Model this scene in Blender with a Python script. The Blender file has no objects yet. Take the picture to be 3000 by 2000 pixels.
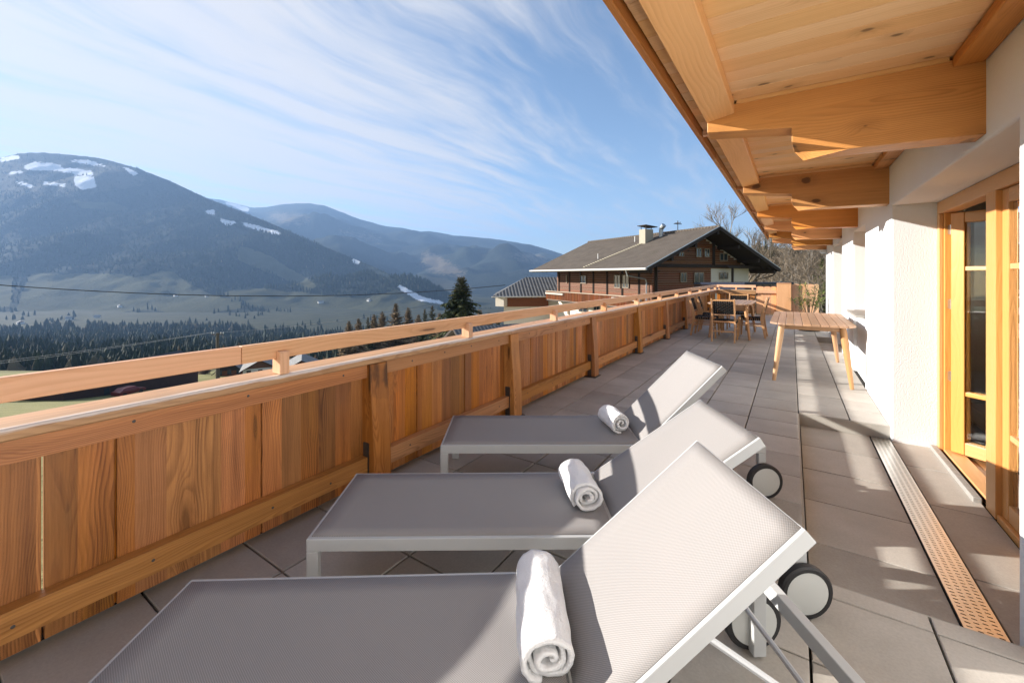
HAZE=1.08e-4; SUN_E=5.0; SKY_E=.085; EXPO=1.22; CLOUD_C=(4.35,4.2,4.15)
import bpy, bmesh, math, random
import numpy as np
from mathutils import Vector, Matrix, noise as mnoise
random.seed(7); rng = np.random.default_rng(7)
sc = bpy.context.scene; COL = sc.collection
PI = math.pi
# ------------------------------------------------------------------ camera frame
H = 1.36; FPX = 1230.0; HY = 805.0
TH = math.atan((2319-1500)/FPX)
FW = Vector((-math.sin(TH), math.cos(TH), 0)); RT = Vector((math.cos(TH), math.sin(TH), 0))
def at(px, py, D):
    """world point seen at photo pixel (3000 wide) at depth D metres"""
    return RT*((px-1500)/FPX*D) + FW*D + Vector((0, 0, H-(py-HY)/FPX*D))
def gnd(px, D, z):
    p = at(px, HY, D); p.z = z; return p
cam = bpy.data.cameras.new('camera'); cam_o = bpy.data.objects.new('camera', cam); COL.objects.link(cam_o)
cam.sensor_width = 36; cam.lens = FPX*36/3000; cam.shift_y = -(1000-HY)/3000
cam.clip_start = .05; cam.clip_end = 60000
cam_o.location = (0, 0, H); cam_o.rotation_euler = (PI/2, 0, TH); sc.camera = cam_o
# ------------------------------------------------------------------ mesh builder
class MB:
    def __init__(s): s.v=[]; s.f=[]; s.g=[]; s.r=[]; s.m=[]
    def add(s, vs, fs, gr=None, rnd=None, mi=0):
        b=len(s.v); r=random.random() if rnd is None else rnd
        for i, p in enumerate(vs):
            s.v.append(tuple(p)); s.g.append(tuple(gr[i]) if gr is not None else tuple(p)); s.r.append(r)
        for f in fs: s.f.append(tuple(b+i for i in f)); s.m.append(mi)
    def box(s, lo, hi, ax=0, rnd=None, M=None, mi=0):
        x0,y0,z0=lo; x1,y1,z1=hi
        vs=[Vector(p) for p in ((x0,y0,z0),(x1,y0,z0),(x1,y1,z0),(x0,y1,z0),(x0,y0,z1),(x1,y0,z1),(x1,y1,z1),(x0,y1,z1))]
        fs=[(3,2,1,0),(4,5,6,7),(0,1,5,4),(1,2,6,5),(2,3,7,6),(3,0,4,7)]
        c=Vector(((x0+x1)/2,(y0+y1)/2,(z0+z1)/2)); o={0:(0,1,2),1:(1,2,0),2:(2,1,0)}[ax]
        gr=[tuple((p-c)[k] for k in o) for p in vs]
        if M is not None: vs=[M@p for p in vs]
        s.add(vs,fs,gr,rnd,mi)
    def bar(s, a, b, w, h, up=Vector((0,0,1)), rnd=None, w2=None, h2=None, mi=0):
        """rectangular bar from a to b, width w (sideways) height h; taper to w2,h2"""
        a=Vector(a); b=Vector(b); d=(b-a); L=d.length; d.normalize()
        sd=d.cross(up)
        if sd.length<1e-4: sd=d.cross(Vector((1,0,0)))
        sd.normalize(); u=sd.cross(d); w2=w if w2 is None else w2; h2=h if h2 is None else h2
        vs=[];gr=[]
        for p,ww,hh,t in ((a,w,h,0),(b,w2,h2,L)):
            for i,j in ((-1,-1),(1,-1),(1,1),(-1,1)):
                vs.append(p+sd*(i*ww/2)+u*(j*hh/2)); gr.append((t-L/2,i*ww/2,j*hh/2))
        s.add(vs,[(3,2,1,0),(4,5,6,7),(0,1,5,4),(1,2,6,5),(2,3,7,6),(3,0,4,7)],gr,rnd,mi)
    def prism(s, prof, a, b, fn, ax_long=True, rnd=None, mi=0):
        """profile polygon prof [(p,q)], extruded between a and b; fn(p,q,t)->xyz.  grain along t (ax_long) or along p"""
        n=len(prof); vs=[];gr=[]
        for t in (a,b):
            for p,q in prof:
                vs.append(fn(p,q,t)); gr.append((t,p,q) if ax_long else (p,q,t))
        fs=[tuple(range(n))[::-1], tuple(range(n,2*n))]+[(i,(i+1)%n,n+(i+1)%n,n+i) for i in range(n)]
        s.add(vs,fs,gr,rnd,mi)
    def tube(s, pts, r, n=6, rnd=None, cap=True, mi=0):
        pts=[Vector(p) for p in pts]; k=len(pts)
        rs=r if isinstance(r,(list,tuple)) else [r]*k
        vs=[];gr=[];L=0;prev=None
        for i,p in enumerate(pts):
            d=(pts[min(i+1,k-1)]-pts[max(i-1,0)]).normalized()
            if prev is None:
                u=d.cross(Vector((0,0,1)) if abs(d.z)<.9 else Vector((1,0,0))).normalized()
            else: u=(prev-d*prev.dot(d)).normalized()
            prev=u; w=d.cross(u)
            if i: L+=(p-pts[i-1]).length
            for j in range(n):
                t=2*PI*j/n; o=u*math.cos(t)+w*math.sin(t); vs.append(p+o*rs[i]); gr.append((L,math.cos(t)*rs[i],math.sin(t)*rs[i]))
        fs=[(i*n+j,i*n+(j+1)%n,(i+1)*n+(j+1)%n,(i+1)*n+j) for i in range(k-1) for j in range(n)]
        if cap: fs+= [tuple(range(n))[::-1], tuple(range((k-1)*n,k*n))]
        s.add(vs,fs,gr,rnd,mi)
    def lathe(s, prof, c, n=24, axis=Vector((0,0,1)), rnd=None, mi=0):
        """prof [(r,h)] revolved about axis at c"""
        axis=axis.normalized(); u=axis.cross(Vector((0,0,1)) if abs(axis.z)<.9 else Vector((1,0,0))).normalized(); w=axis.cross(u); c=Vector(c)
        vs=[]
        for r,h in prof:
            for j in range(n):
                t=2*PI*j/n; vs.append(c+axis*h+(u*math.cos(t)+w*math.sin(t))*r)
        k=len(prof)
        fs=[(i*n+j,i*n+(j+1)%n,(i+1)*n+(j+1)%n,(i+1)*n+j) for i in range(k-1) for j in range(n)]
        fs+= [tuple(range(n))[::-1], tuple(range((k-1)*n,k*n))]
        s.add(vs,fs,None,rnd,mi)
    def build(s, name, mats, parent=None, bevel=0, smooth=False, local=False, world_off=None):
        me=bpy.data.meshes.new(name); me.from_pydata(s.v,[],s.f)
        a=me.attributes.new('gr','FLOAT_VECTOR','POINT'); a.data.foreach_set('vector',np.array(s.g,dtype=np.float32).ravel())
        a=me.attributes.new('rnd','FLOAT','POINT'); a.data.foreach_set('value',np.array(s.r,dtype=np.float32))
        if not isinstance(mats,(list,tuple)): mats=[mats]
        for m in mats: me.materials.append(m)
        me.polygons.foreach_set('material_index',np.array(s.m,dtype=np.int32))
        if smooth:
            me.polygons.foreach_set('use_smooth',[True]*len(s.f))
        me.update()
        o=bpy.data.objects.new(name,me); COL.objects.link(o)
        if smooth:
            try: me.set_sharp_from_angle(angle=math.radians(40))
            except Exception: pass
        if bevel:
            b=o.modifiers.new('bevel','BEVEL'); b.width=bevel; b.segments=2; b.limit_method='ANGLE'; b.angle_limit=math.radians(40); b.use_clamp_overlap=True
        if parent is not None:
            o.parent=parent
            if not local: o.matrix_parent_inverse=wm(parent).inverted()
        return o
def wm(o):
    m=o.matrix_basis.copy()
    if o.parent is not None: m=wm(o.parent)@o.matrix_parent_inverse@m
    return m
def tag(o, label=None, cat=None, group=None, kind=None):
    if label: o['label']=label
    if cat: o['category']=cat
    if group: o['group']=group
    if kind: o['kind']=kind
    return o
def empty(name, loc, label, cat, group=None, rz=0):
    o=bpy.data.objects.new(name,None); COL.objects.link(o); o.location=loc; o.rotation_euler=(0,0,rz); o.empty_display_size=.1
    return tag(o,label,cat,group)
def copy_tree(o, parent=None):
    c=o.copy(); COL.objects.link(c)
    if parent is not None: c.parent=parent
    for ch in list(o.children): copy_tree(ch,c)
    return c
# ------------------------------------------------------------------ materials
class N:
    def __init__(s, m): s.nt=m.node_tree; s.n=s.nt.nodes; s.l=s.nt.links
    def new(s, t, **k):
        x=s.n.new(t)
        for a,b in k.items(): setattr(x,a,b)
        return x
    def link(s,a,b): s.l.new(a,b)
    def sv(s, sock, v):
        if hasattr(v,'is_linked') or isinstance(v,bpy.types.NodeSocket): s.l.new(v,sock)
        else: sock.default_value=v
    def math(s, op, a, b=0.0, c=0.0, clamp=False):
        x=s.new('ShaderNodeMath',operation=op,use_clamp=clamp)
        s.sv(x.inputs[0],a); s.sv(x.inputs[1],b); s.sv(x.inputs[2],c); return x.outputs[0]
    def vmath(s, op, a, b=(0,0,0), sc=None):
        x=s.new('ShaderNodeVectorMath',operation=op); s.sv(x.inputs[0],a)
        if op=='SCALE': s.sv(x.inputs['Scale'],sc)
        else: s.sv(x.inputs[1],b)
        return x.outputs['Value'] if op in('LENGTH','DOT_PRODUCT') else x.outputs[0]
    def noise(s, vec, scale, detail=3, rough=.5, dist=0):
        x=s.new('ShaderNodeTexNoise'); s.sv(x.inputs['Vector'],vec); x.inputs['Scale'].default_value=scale
        x.inputs['Detail'].default_value=detail; x.inputs['Roughness'].default_value=rough; x.inputs['Distortion'].default_value=dist; return x
    def ramp(s, fac, stops, interp='LINEAR'):
        x=s.new('ShaderNodeValToRGB'); s.sv(x.inputs[0],fac); e=x.color_ramp.elements; x.color_ramp.interpolation=interp
        while len(e)<len(stops): e.new(.5)
        for i,(p,c) in enumerate(stops): e[i].position=p; e[i].color=(*c,1) if len(c)==3 else c
        return x.outputs[0]
    def mix(s, f, a, b, mode='MIX'):
        x=s.new('ShaderNodeMix',data_type='RGBA',blend_type=mode)
        s.sv(x.inputs[0],f)
        for i,c in ((6,a),(7,b)):
            if isinstance(c,(tuple,list)): x.inputs[i].default_value=(*c,1) if len(c)==3 else c
            else: s.l.new(c,x.inputs[i])
        return x.outputs[2]
    def maprange(s, v, a, b, c=0.0, d=1.0, smooth=False):
        x=s.new('ShaderNodeMapRange'); x.interpolation_type='SMOOTHSTEP' if smooth else 'LINEAR'; s.sv(x.inputs[0],v)
        for i,q in enumerate((a,b,c,d)): x.inputs[1+i].default_value=q
        return x.outputs[0]
    def attr(s, name):
        return s.new('ShaderNodeAttribute',attribute_name=name)
    def bump(s, h, strength=.3, dist=.01):
        x=s.new('ShaderNodeBump'); x.inputs['Strength'].default_value=strength; x.inputs['Distance'].default_value=dist; s.l.new(h,x.inputs['Height']); return x.outputs[0]
def mat(name):
    m=bpy.data.materials.new(name); m.use_nodes=True; n=N(m); n.b=m.node_tree.nodes['Principled BSDF']; n.m=m; return n
def setp(n, col=None, rough=.6, metal=0, normal=None, spec=None, **k):
    b=n.b
    if col is not None:
        if isinstance(col,(tuple,list)): b.inputs['Base Color'].default_value=(*col,1)
        else: n.link(col,b.inputs['Base Color'])
    n.sv(b.inputs['Roughness'],rough); b.inputs['Metallic'].default_value=metal
    if spec is not None: b.inputs['Specular IOR Level'].default_value=spec
    if normal is not None: n.link(normal,b.inputs['Normal'])
    for a,v in k.items(): n.sv(b.inputs[a],v)
    return n.m
def wood(name, light, dark, freq=85, var=.3, knots=.5, rough=.55, grain=1.0, hue=.25, lamella=0.0, boards=0.0, weather=0.0, sunlit_edge=0.0, kn=(.9,6.,6.)):
    n=mat(name); A=n.attr('gr'); R=n.attr('rnd').outputs['Fac']
    G=A.outputs['Vector']; sep=n.new('ShaderNodeSeparateXYZ'); n.link(G,sep.inputs[0]); gx,gy,gz=sep.outputs
    rr=R
    if lamella:   # glued lamellas: a new random per strip across the board
        wob=n.math('MULTIPLY',n.noise(G,.8,1).outputs[0],0.02)
        st=n.math('FLOOR',n.math('DIVIDE',n.math('ADD',gy,wob),lamella))
        wn=n.new('ShaderNodeTexWhiteNoise',noise_dimensions='2D'); cb=n.new('ShaderNodeCombineXYZ'); n.link(st,cb.inputs[0]); n.link(R,cb.inputs[1]); n.link(cb.outputs[0],wn.inputs['Vector'])
        rr=wn.outputs['Value']
    off=n.new('ShaderNodeCombineXYZ'); n.link(n.math('MULTIPLY',rr,37.0),off.inputs[0]); n.link(n.math('MULTIPLY',rr,19.0),off.inputs[1]); n.link(n.math('MULTIPLY',rr,11.0),off.inputs[2])
    def sc(v): return n.vmath('ADD',n.vmath('MULTIPLY',G,v),off.outputs[0])
    low=n.noise(sc((.9,3.,3.)),1.3,2); ls=n.new('ShaderNodeSeparateXYZ'); n.link(low.outputs['Color'],ls.inputs[0])
    # knots
    vo=n.new('ShaderNodeTexVoronoi',feature='F1',voronoi_dimensions='2D'); vo.inputs['Scale'].default_value=1; n.link(n.vmath('ADD',sc(kn),n.vmath('SCALE',low.outputs['Color'],sc=.55)),vo.inputs['Vector'])
    kv=n.new('ShaderNodeSeparateXYZ'); n.link(vo.outputs['Color'],kv.inputs[0])
    kd=n.math('ADD',n.math('ADD',vo.outputs['Distance'],n.math('MULTIPLY',kv.outputs[1],.075)),n.math('MULTIPLY',n.math('SUBTRACT',n.noise(sc((9,16,16)),1,2).outputs[0],.5),.10))
    pick=n.math('GREATER_THAN',n.math('FRACT',n.math('MULTIPLY',n.vmath('DOT_PRODUCT',vo.outputs['Color'],(1,1,1)),7.3)),1-knots)
    kmask=n.math('MULTIPLY',n.maprange(kd,.07,.115,1,0,True),pick)
    khalo=n.math('MULTIPLY',n.maprange(kd,.08,.34,1,0,True),pick)
    cy=n.math('ADD',gy,n.math('ADD',n.math('MULTIPLY',n.math('SUBTRACT',rr,.5),.22),n.math('MULTIPLY',n.math('SUBTRACT',ls.outputs[0],.5),.16)))
    cz=n.math('ADD',n.math('ADD',gz,.035),n.math('MULTIPLY',n.math('SUBTRACT',ls.outputs[1],.5),.10))
    rad=n.math('SQRT',n.math('ADD',n.math('MULTIPLY',cy,cy),n.math('MULTIPLY',cz,cz)))
    rad=n.math('ADD',rad,n.math('MULTIPLY',khalo,.03))
    saw=n.math('FRACT',n.math('MULTIPLY',rad,freq))
    ring=n.math('MULTIPLY',n.maprange(saw,.25,.85,0,1,True),n.maprange(saw,.86,1.0,1,0,True))
    fib=n.noise(sc((6,160,160)),1,3,.6).outputs[0]
    blot=n.noise(sc((1.2,5,5)),1,3).outputs[0]; strk=n.noise(sc((.55,26,26)),1,4,.65).outputs[0]; amp=n.maprange(n.noise(sc((.8,7,7)),1,2).outputs[0],.35,.65,.25,1.0)
    fac=n.math('ADD',n.math('ADD',n.math('MULTIPLY',n.math('MULTIPLY',ring,amp),.55*grain),n.math('MULTIPLY',n.math('SUBTRACT',strk,.45),1.3*grain)),n.math('MULTIPLY',n.math('SUBTRACT',fib,.35),.6*grain),clamp=True)
    fac=n.math('ADD',fac,n.math('MULTIPLY',n.math('SUBTRACT',blot,.5),.5),clamp=True)
    col=n.mix(fac,light,dark)
    val=n.math('ADD',1-var*.6,n.math('MULTIPLY',n.math('FRACT',n.math('MULTIPLY',rr,53.7)),var))
    hs=n.new('ShaderNodeHueSaturation'); n.link(col,hs.inputs['Color']); n.link(val,hs.inputs['Value'])
    n.link(n.math('ADD',.5-.02*hue,n.math('MULTIPLY',n.math('FRACT',n.math('MULTIPLY',rr,91.3)),.04*hue)),hs.inputs['Hue'])
    n.link(n.math('ADD',.9,n.math('MULTIPLY',n.math('FRACT',n.math('MULTIPLY',rr,31.3)),.2)),hs.inputs['Saturation'])
    col=n.mix(n.math('MULTIPLY',khalo,.3),hs.outputs[0],tuple(c*.55 for c in dark))
    col=n.mix(n.math('MULTIPLY',kmask,.85),col,tuple(c*.25 for c in dark))
    if boards:    # tongue-and-groove joints across the surface
        fr=n.math('FRACT',n.math('DIVIDE',gy,boards)); e=n.math('MINIMUM',fr,n.math('SUBTRACT',1.0,fr))
        col=n.mix(n.maprange(e,.012,.035,.75,0),col,tuple(c*.12 for c in dark))
    if weather:
        w=n.noise(sc((.7,2,2)),1,4).outputs[0]
        col=n.mix(n.maprange(w,.45,.75,0,weather),col,(.30,.26,.22))
    if sunlit_edge:      # pale ragged upper arris: sunlit strip painted into the colour
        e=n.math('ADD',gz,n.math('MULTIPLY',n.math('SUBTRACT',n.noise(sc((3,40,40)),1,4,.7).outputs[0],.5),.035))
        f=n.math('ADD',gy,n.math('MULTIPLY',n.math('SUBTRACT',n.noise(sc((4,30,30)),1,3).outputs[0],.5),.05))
        col=n.mix(n.math('MULTIPLY',n.maprange(e,.024,.034,0,sunlit_edge,True),n.maprange(f,.05,.085,0,1,True)),col,(.80,.74,.66))
    hgt=n.math('ADD',n.math('MULTIPLY',ring,.5),fib)
    return setp(n,col,rough,normal=n.bump(hgt,.25,.003))
def plain(name, col, rough=.6, metal=0, nscale=12, namp=.12, bump=0.0, bscale=200, bdist=.004, spec=None):
    n=mat(name); tc=n.new('ShaderNodeTexCoord').outputs['Object']
    no=n.noise(tc,nscale,4).outputs[0]; rv=n.attr('rnd').outputs['Fac']
    f=n.math('ADD',1-namp,n.math('MULTIPLY',no,2*namp))
    vm=n.vmath('SCALE',tuple(col),sc=f)
    nm=n.bump(n.noise(tc,bscale,3).outputs[0],bump,bdist) if bump else None
    return setp(n,vm,rough,metal,nm,spec)
# ------------------------------------------------------------------ shared materials
M_board = wood('larch board', (.56,.222,.050), (.160,.047,.009), 120, .8, .35, .5, 1.3, .3, lamella=.105)
M_rail  = wood('larch rail', (.54,.245,.082), (.25,.092,.024), 130, .3, .3, .5, 1.0, .3)
M_cap   = wood('weathered cap rail', (.60,.33,.145), (.34,.165,.065), 120, .25, .25, .55, 1.0, .2, weather=.2, sunlit_edge=.9)
M_fresh = wood('fresh larch', (.80,.46,.26), (.60,.29,.13), 55, .2, .35, .5, .7, .2)
M_beam  = wood('spruce beam', (.62,.285,.090), (.36,.135,.035), 95, .2, .75, .5, .75, .2, kn=(2.6,4.2,4.2))
M_soffit= wood('spruce soffit', (.81,.505,.25), (.63,.345,.135), 80, .10, .35, .5, .7, .2, kn=(3.2,5.,5.))
M_soft  = wood('spruce board', (.75,.43,.19), (.56,.28,.10), 50, .2, .3, .5, .6, .2)
M_door  = wood('oiled door frame', (.68,.34,.115), (.55,.25,.075), 60, .06, .0, .38, .35, .1)
M_teak  = wood('teak leg', (.52,.295,.145), (.36,.18,.075), 70, .3, .1, .42, .7, .2)
M_teakt = wood('teak top', (.42,.265,.165), (.27,.155,.09), 75, .35, .1, .5, .8, .2)
M_plaster = plain('white plaster', (.80,.81,.82), .9, nscale=3, namp=.03, bump=.6, bscale=110, bdist=.006)
M_inner = plain('interior plaster', (.62,.58,.52), .9, nscale=2, namp=.05)
M_alu   = plain('pale powder coated metal', (.47,.48,.48), .42, nscale=8, namp=.03, spec=.4)
M_alu2  = plain('grey strut metal', (.50,.51,.52), .35, .3, nscale=8, namp=.03)
M_black = plain('black rubber', (.018,.018,.020), .55, nscale=15, namp=.2)
M_strap = plain('black leather strap', (.011,.0105,.010), .75, nscale=40, namp=.35, bump=.2, bscale=300, bdist=.002, spec=.2)
M_disc  = plain('grey wheel disc', (.52,.53,.51), .45, nscale=6, namp=.04)
M_steel = plain('dark steel bracket', (.10,.095,.09), .45, .7, nscale=20, namp=.2)
M_stone = plain('grey stone sill', (.30,.29,.27), .6, nscale=25, namp=.25)
M_dark  = plain('dark gap', (.02,.018,.016), .9)
M_zinc  = plain('zinc sheet', (.42,.44,.46), .4, .6, nscale=6, namp=.1)
M_hinge = plain('hinge steel', (.6,.58,.54), .3, .9)
def M_glass_():
    n=mat('window glass'); return setp(n,(.9,.95,.95),.0,0,None,.5,**{'Transmission Weight':1.0,'IOR':1.5})
M_glass=M_glass_()
def M_pane_():   # windows of far houses: dark glass that mirrors the sky
    n=mat('dark window glass'); return setp(n,(.035,.045,.055),.06,0,None,.8)
M_pane=M_pane_()
def tile_mat():
    n=mat('concrete paving tile'); tc=n.new('ShaderNodeTexCoord').outputs['Object']; R=n.attr('rnd').outputs['Fac']
    off=n.new('ShaderNodeCombineXYZ'); n.link(n.math('MULTIPLY',R,23.),off.inputs[0]); n.link(n.math('MULTIPLY',R,71.),off.inputs[1])
    p=n.vmath('ADD',tc,off.outputs[0])
    c=n.ramp(n.noise(p,2.2,5,.6).outputs[0],[(.25,(.355,.328,.290)),(.5,(.435,.405,.362)),(.75,(.51,.48,.435))])
    fine=n.noise(p,90,3,.7).outputs[0]
    c=n.mix(n.maprange(fine,.35,.65,.0,.18),c,(.16,.14,.13))
    # scuffs: sparse pale scratches and smears
    sp=n.noise(n.vmath('MULTIPLY',p,(9,22,1)),1,4,.65,.6).outputs[0]; area=n.noise(tc,1.1,2).outputs[0]
    sm=n.math('MULTIPLY',n.maprange(sp,.66,.74,0,1,True),n.maprange(area,.5,.62,0,1,True))
    c=n.mix(n.math('MULTIPLY',sm,.45),c,(.62,.59,.55))
    st=n.noise(tc,.8,4,.6).outputs[0]
    c=n.mix(n.maprange(st,.52,.72,0,.30),c,(.20,.165,.135))
    v=n.math('ADD',.86,n.math('MULTIPLY',R,.26))
    hs=n.new('ShaderNodeHueSaturation'); n.link(c,hs.inputs['Color']); n.link(v,hs.inputs['Value'])
    return setp(n,hs.outputs[0],n.maprange(st,.3,.7,.62,.5),0,n.bump(fine,.25,.002),.35)
M_tile=tile_mat()
def sling_mat():
    n=mat('woven sling fabric'); G=n.attr('gr').outputs['Vector']; s=n.new('ShaderNodeSeparateXYZ'); n.link(G,s.inputs[0])
    a=n.math('SINE',n.math('MULTIPLY',s.outputs[0],2*PI*150)); b=n.math('SINE',n.math('MULTIPLY',s.outputs[1],2*PI*150))
    w=n.math('MULTIPLY',a,b)
    tc=n.new('ShaderNodeTexCoord').outputs['Object']
    c=n.mix(n.maprange(w,-.6,.6,0,1),(.215,.203,.200),(.352,.338,.327))
    c=n.mix(n.maprange(n.noise(tc,3,4).outputs[0],.4,.7,0,.18),c,(.33,.30,.29))
    return setp(n,c,.75,0,n.bump(w,.3,.001),.25)
M_sling=sling_mat()
def towel_mat():
    n=mat('white terry towel'); tc=n.new('ShaderNodeTexCoord').outputs['Object']
    f=n.noise(tc,190,3,.75).outputs[0]; g=n.noise(tc,40,3).outputs[0]
    h=n.math('ADD',f,n.math('MULTIPLY',g,1.5))
    c=n.mix(n.maprange(f,.3,.7,0,1),(.84,.84,.85),(.93,.93,.93))
    return setp(n,c,.95,0,n.bump(h,.8,.006),.1,**{'Sheen Weight':.3})
M_towel=towel_mat()
# ------------------------------------------------------------------ terrace floor
YE=16.6; XR=.056; XW=.74
def ints(a,b,p0,step):
    k=math.ceil((a-p0)/step-1e-6); o=[a]
    while p0+k*step<b-1e-6:
        q=p0+k*step
        if q>a+.02: o.append(q)
        k+=1
    return o+[b]
tf=MB(); J=.0045
def tiles(mb,xs,ys,z,th=.03):
    for i in range(len(xs)-1):
        for j in range(len(ys)-1):
            dz=random.uniform(-.0012,.0012); tx=random.uniform(-.0012,.0012)
            x0,x1,y0,y1=xs[i]+J,xs[i+1]-J,ys[j]+J,ys[j+1]-J; c=.003
            vs=[(x0,y0,z-th),(x1,y0,z-th),(x1,y1,z-th),(x0,y1,z-th)]
            vs+=[(x0,y0,z-c),(x1,y0,z-c),(x1,y1,z-c),(x0,y1,z-c)]
            vs+=[(x0+c,y0+c,z+dz),(x1-c,y0+c,z+dz+tx),(x1-c,y1-c,z+dz+tx),(x0+c,y1-c,z+dz)]
            fs=[(8,9,10,11)]
            for k in range(4): fs+=[(k,(k+1)%4,4+(k+1)%4,4+k),(4+k,4+(k+1)%4,8+(k+1)%4,8+k)]
            mb.add(vs,fs)
XL=-2.33
tiles(tf,ints(XL,XR,XR,.4),ints(-4.4,YE,5.02,.4),0)
# strip beside the wall: north of the first door well, between the wells, beyond the second
tiles(tf,[XR,.456,XW+.3],ints(-4.4,2.32,5.02,.4),0)
tiles(tf,[XR,.456,XW],ints(5.03,9.35,5.03,.4),0)
tiles(tf,[XR,.456],ints(9.35,11.4,5.03,.4),0)
tiles(tf,[XR,.456,XW],ints(11.4,YE,5.03,.4),0)
floor=tag(tf.build('terrace_floor',M_tile),kind='structure')
sb=MB(); sb.box((XL-.10,-4.4,-.35),(-2.335,YE,.075))  # outer kerb, added to block sun slipping under the railing boards
sb.box((XL,-4.4,-.35),(XR-.006,YE,-.022),0); sb.box((XR-.006,-4.4,-.35),(1.4,2.314,-.022)); sb.box((XR-.006,5.036,-.35),(1.4,9.344,-.022)); sb.box((XR-.006,9.344,-.35),(.45,11.4,-.022)); sb.box((XR-.006,11.4,-.35),(1.4,YE,-.022))
sb.box((XR-.006,2.314,-.35),(1.4,5.036,-.152)); sb.box((.45,9.344,-.35),(1.4,11.4,-.152))
tag(sb.build('terrace_slab',M_dark),kind='structure')
wf=MB()
wy=[2.33,2.87,3.40,3.93,4.46,5.02]
tiles(wf,[XR+.012,.597],wy,-.12); tiles(wf,[.735,1.03],[2.33,2.95,3.75,4.42,5.02],-.12)
tiles(wf,[.455,.86,1.03],[9.36,9.9,10.45,11.0,11.39],-.12)
tag(wf.build('sunken_door_floor',M_tile),kind='structure')
ws=MB()   # risers round the sunken door floors
ws.box((XR-.004,2.321,-.15),(XR+.006,5.03,-.012)); ws.box((XR+.007,5.022,-.15),(XW,5.029,-.006)); ws.box((XR+.007,2.321,-.15),(XW,2.328,-.006))
ws.box((.442,9.353,-.15),(.450,11.397,-.012)); ws.box((.451,11.392,-.15),(XW,11.398,-.006))
tag(ws.build('sunken_floor_riser',plain('riser render',(.42,.40,.36),.8,nscale=14,namp=.15)),kind='structure')
# drain
dr=empty('drain_channel',(.666,3.68,-.12),'long perforated steel drain grate set in the sunken tiles before the open door','drain')
gp=MB(); X0,X1,Y0,Y1=.60,.732,2.335,5.015; zt=-.113
nx=4; ny=104; cw=(X1-X0-.012)/nx; chh=(Y1-Y0)/ny
def cell(cx0,cx1,cy0,cy1,hole):
    cx,cy=(cx0+cx1)/2,(cy0+cy1)/2
    if not hole:
        gp.add([(cx0,cy0,zt),(cx1,cy0,zt),(cx1,cy1,zt),(cx0,cy1,zt)],[(0,1,2,3)],rnd=.5); return
    hl,hw=.0098,.0034; pts=[]
    for a in (-90,-45,0,45,90): pts.append((cx+hl-hw+hw*math.cos(math.radians(a)),cy+hw*math.sin(math.radians(a))))
    for a in (90,135,180,225,270): pts.append((cx-hl+hw+hw*math.cos(math.radians(a)),cy+hw*math.sin(math.radians(a))))
    out=[(cx1,cy0),(cx1,cy1),(cx0,cy1),(cx0,cy0)]
    vs=[(*p,zt) for p in pts]+[(*p,zt) for p in out]
    gp.add(vs,[(10,11,4,3,2,1,0),(11,12,5,4),(12,13,9,8,7,6,5),(13,10,0,9)],rnd=.5)
    gp.add([(*p,zt) for p in pts]+[(*p,zt-.004) for p in pts],[((k+1)%10,k,10+k,10+(k+1)%10) for k in range(10)],rnd=.5)
for i in range(nx):
    for j in range(ny):
        o=(chh/2 if i%2 else 0)
        y0=Y0+j*chh+o
        if y0+chh>Y1-1e-6: continue
        cell(X0+.006+i*cw,X0+.006+(i+1)*cw,y0,y0+chh,True)
    if i%2:
        cell(X0+.006+i*cw,X0+.006+(i+1)*cw,Y0,Y0+chh/2,False); cell(X0+.006+i*cw,X0+.006+(i+1)*cw,Y1-chh/2,Y1,False)
for a,b in ((X0,X0+.006),(X1-.006,X1)):
    gp.add([(a,Y0,zt),(b,Y0,zt),(b,Y1,zt),(a,Y1,zt)],[(0,1,2,3)],rnd=.5)
M_inox=plain('brushed stainless steel',(.62,.60,.56),.30,.95,nscale=30,namp=.06)
gp.build('grate',M_inox,dr)
ch=MB(); ch.box((X0-.004,Y0,-.151),(X0-.001,Y1,-.112)); ch.box((X1+.001,Y0,-.151),(X1+.004,Y1,-.112)); ch.box((X0,Y0,-.151),(X1,Y1,-.148)); ch.build('channel',M_dark,dr)
# ------------------------------------------------------------------ timber railing along the terrace
XF=-2.28
rl=empty('terrace_railing',(XF,6,0),'long larch board railing with raised upper handrail along the valley edge of the terrace','railing')
PY=[-3.75,-1.92,-.09,1.77,3.36,5.30,7.32,9.28,11.2,13.1,14.95]
def post(mb_p, y, w=.135):
    prof=[(-2.30,.012),(-2.165,.012),(-2.168,.20),(-2.178,.42),(-2.196,.62),(-2.206,.794),(-2.30,.794)]
    p=MB(); p.prism(prof,y-w/2,y+w/2,lambda a,b,t:(a,t,b),rnd=random.random())
    p.g=[(b_[2]-.4,b_[0]+2.2,b_[1]-y) for b_ in p.v]
    o=p.build('post',M_rail,mb_p,bevel=.004)
    b=MB()
    for s in (-1,1):
        b.box((-2.265,y+s*(w/2+.0035)-.003,0.0),(-2.215,y+s*(w/2+.0035)+.003,.30)); 
        for z in (.10,.25): b.lathe([(.007,0),(.007,.004)],(-2.24,y+s*(w/2+.0065),z),8,Vector((0,s,0)))
    b.box((-2.31,y-w/2-.03,.0),(-2.15,y+w/2+.03,.010))
    b.build('bracket',M_steel,o)
for y in PY: post(rl,y)
def screws(m,y0,y1,z,x):
    n_=4
    for i in range(n_):
        y=y0+(y1-y0)*(i+.5)/n_+random.uniform(-.08,.08)
        m.lathe([(.0065,0),(.0065,.002),(.004,.0025)],(x,y,z+random.uniform(-.012,.012)),8,Vector((1,0,0)),mi=1)
gaps={2:[.328,.527,1.09],3:[2.172,2.711],4:[3.78,4.34,4.90]}
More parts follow.
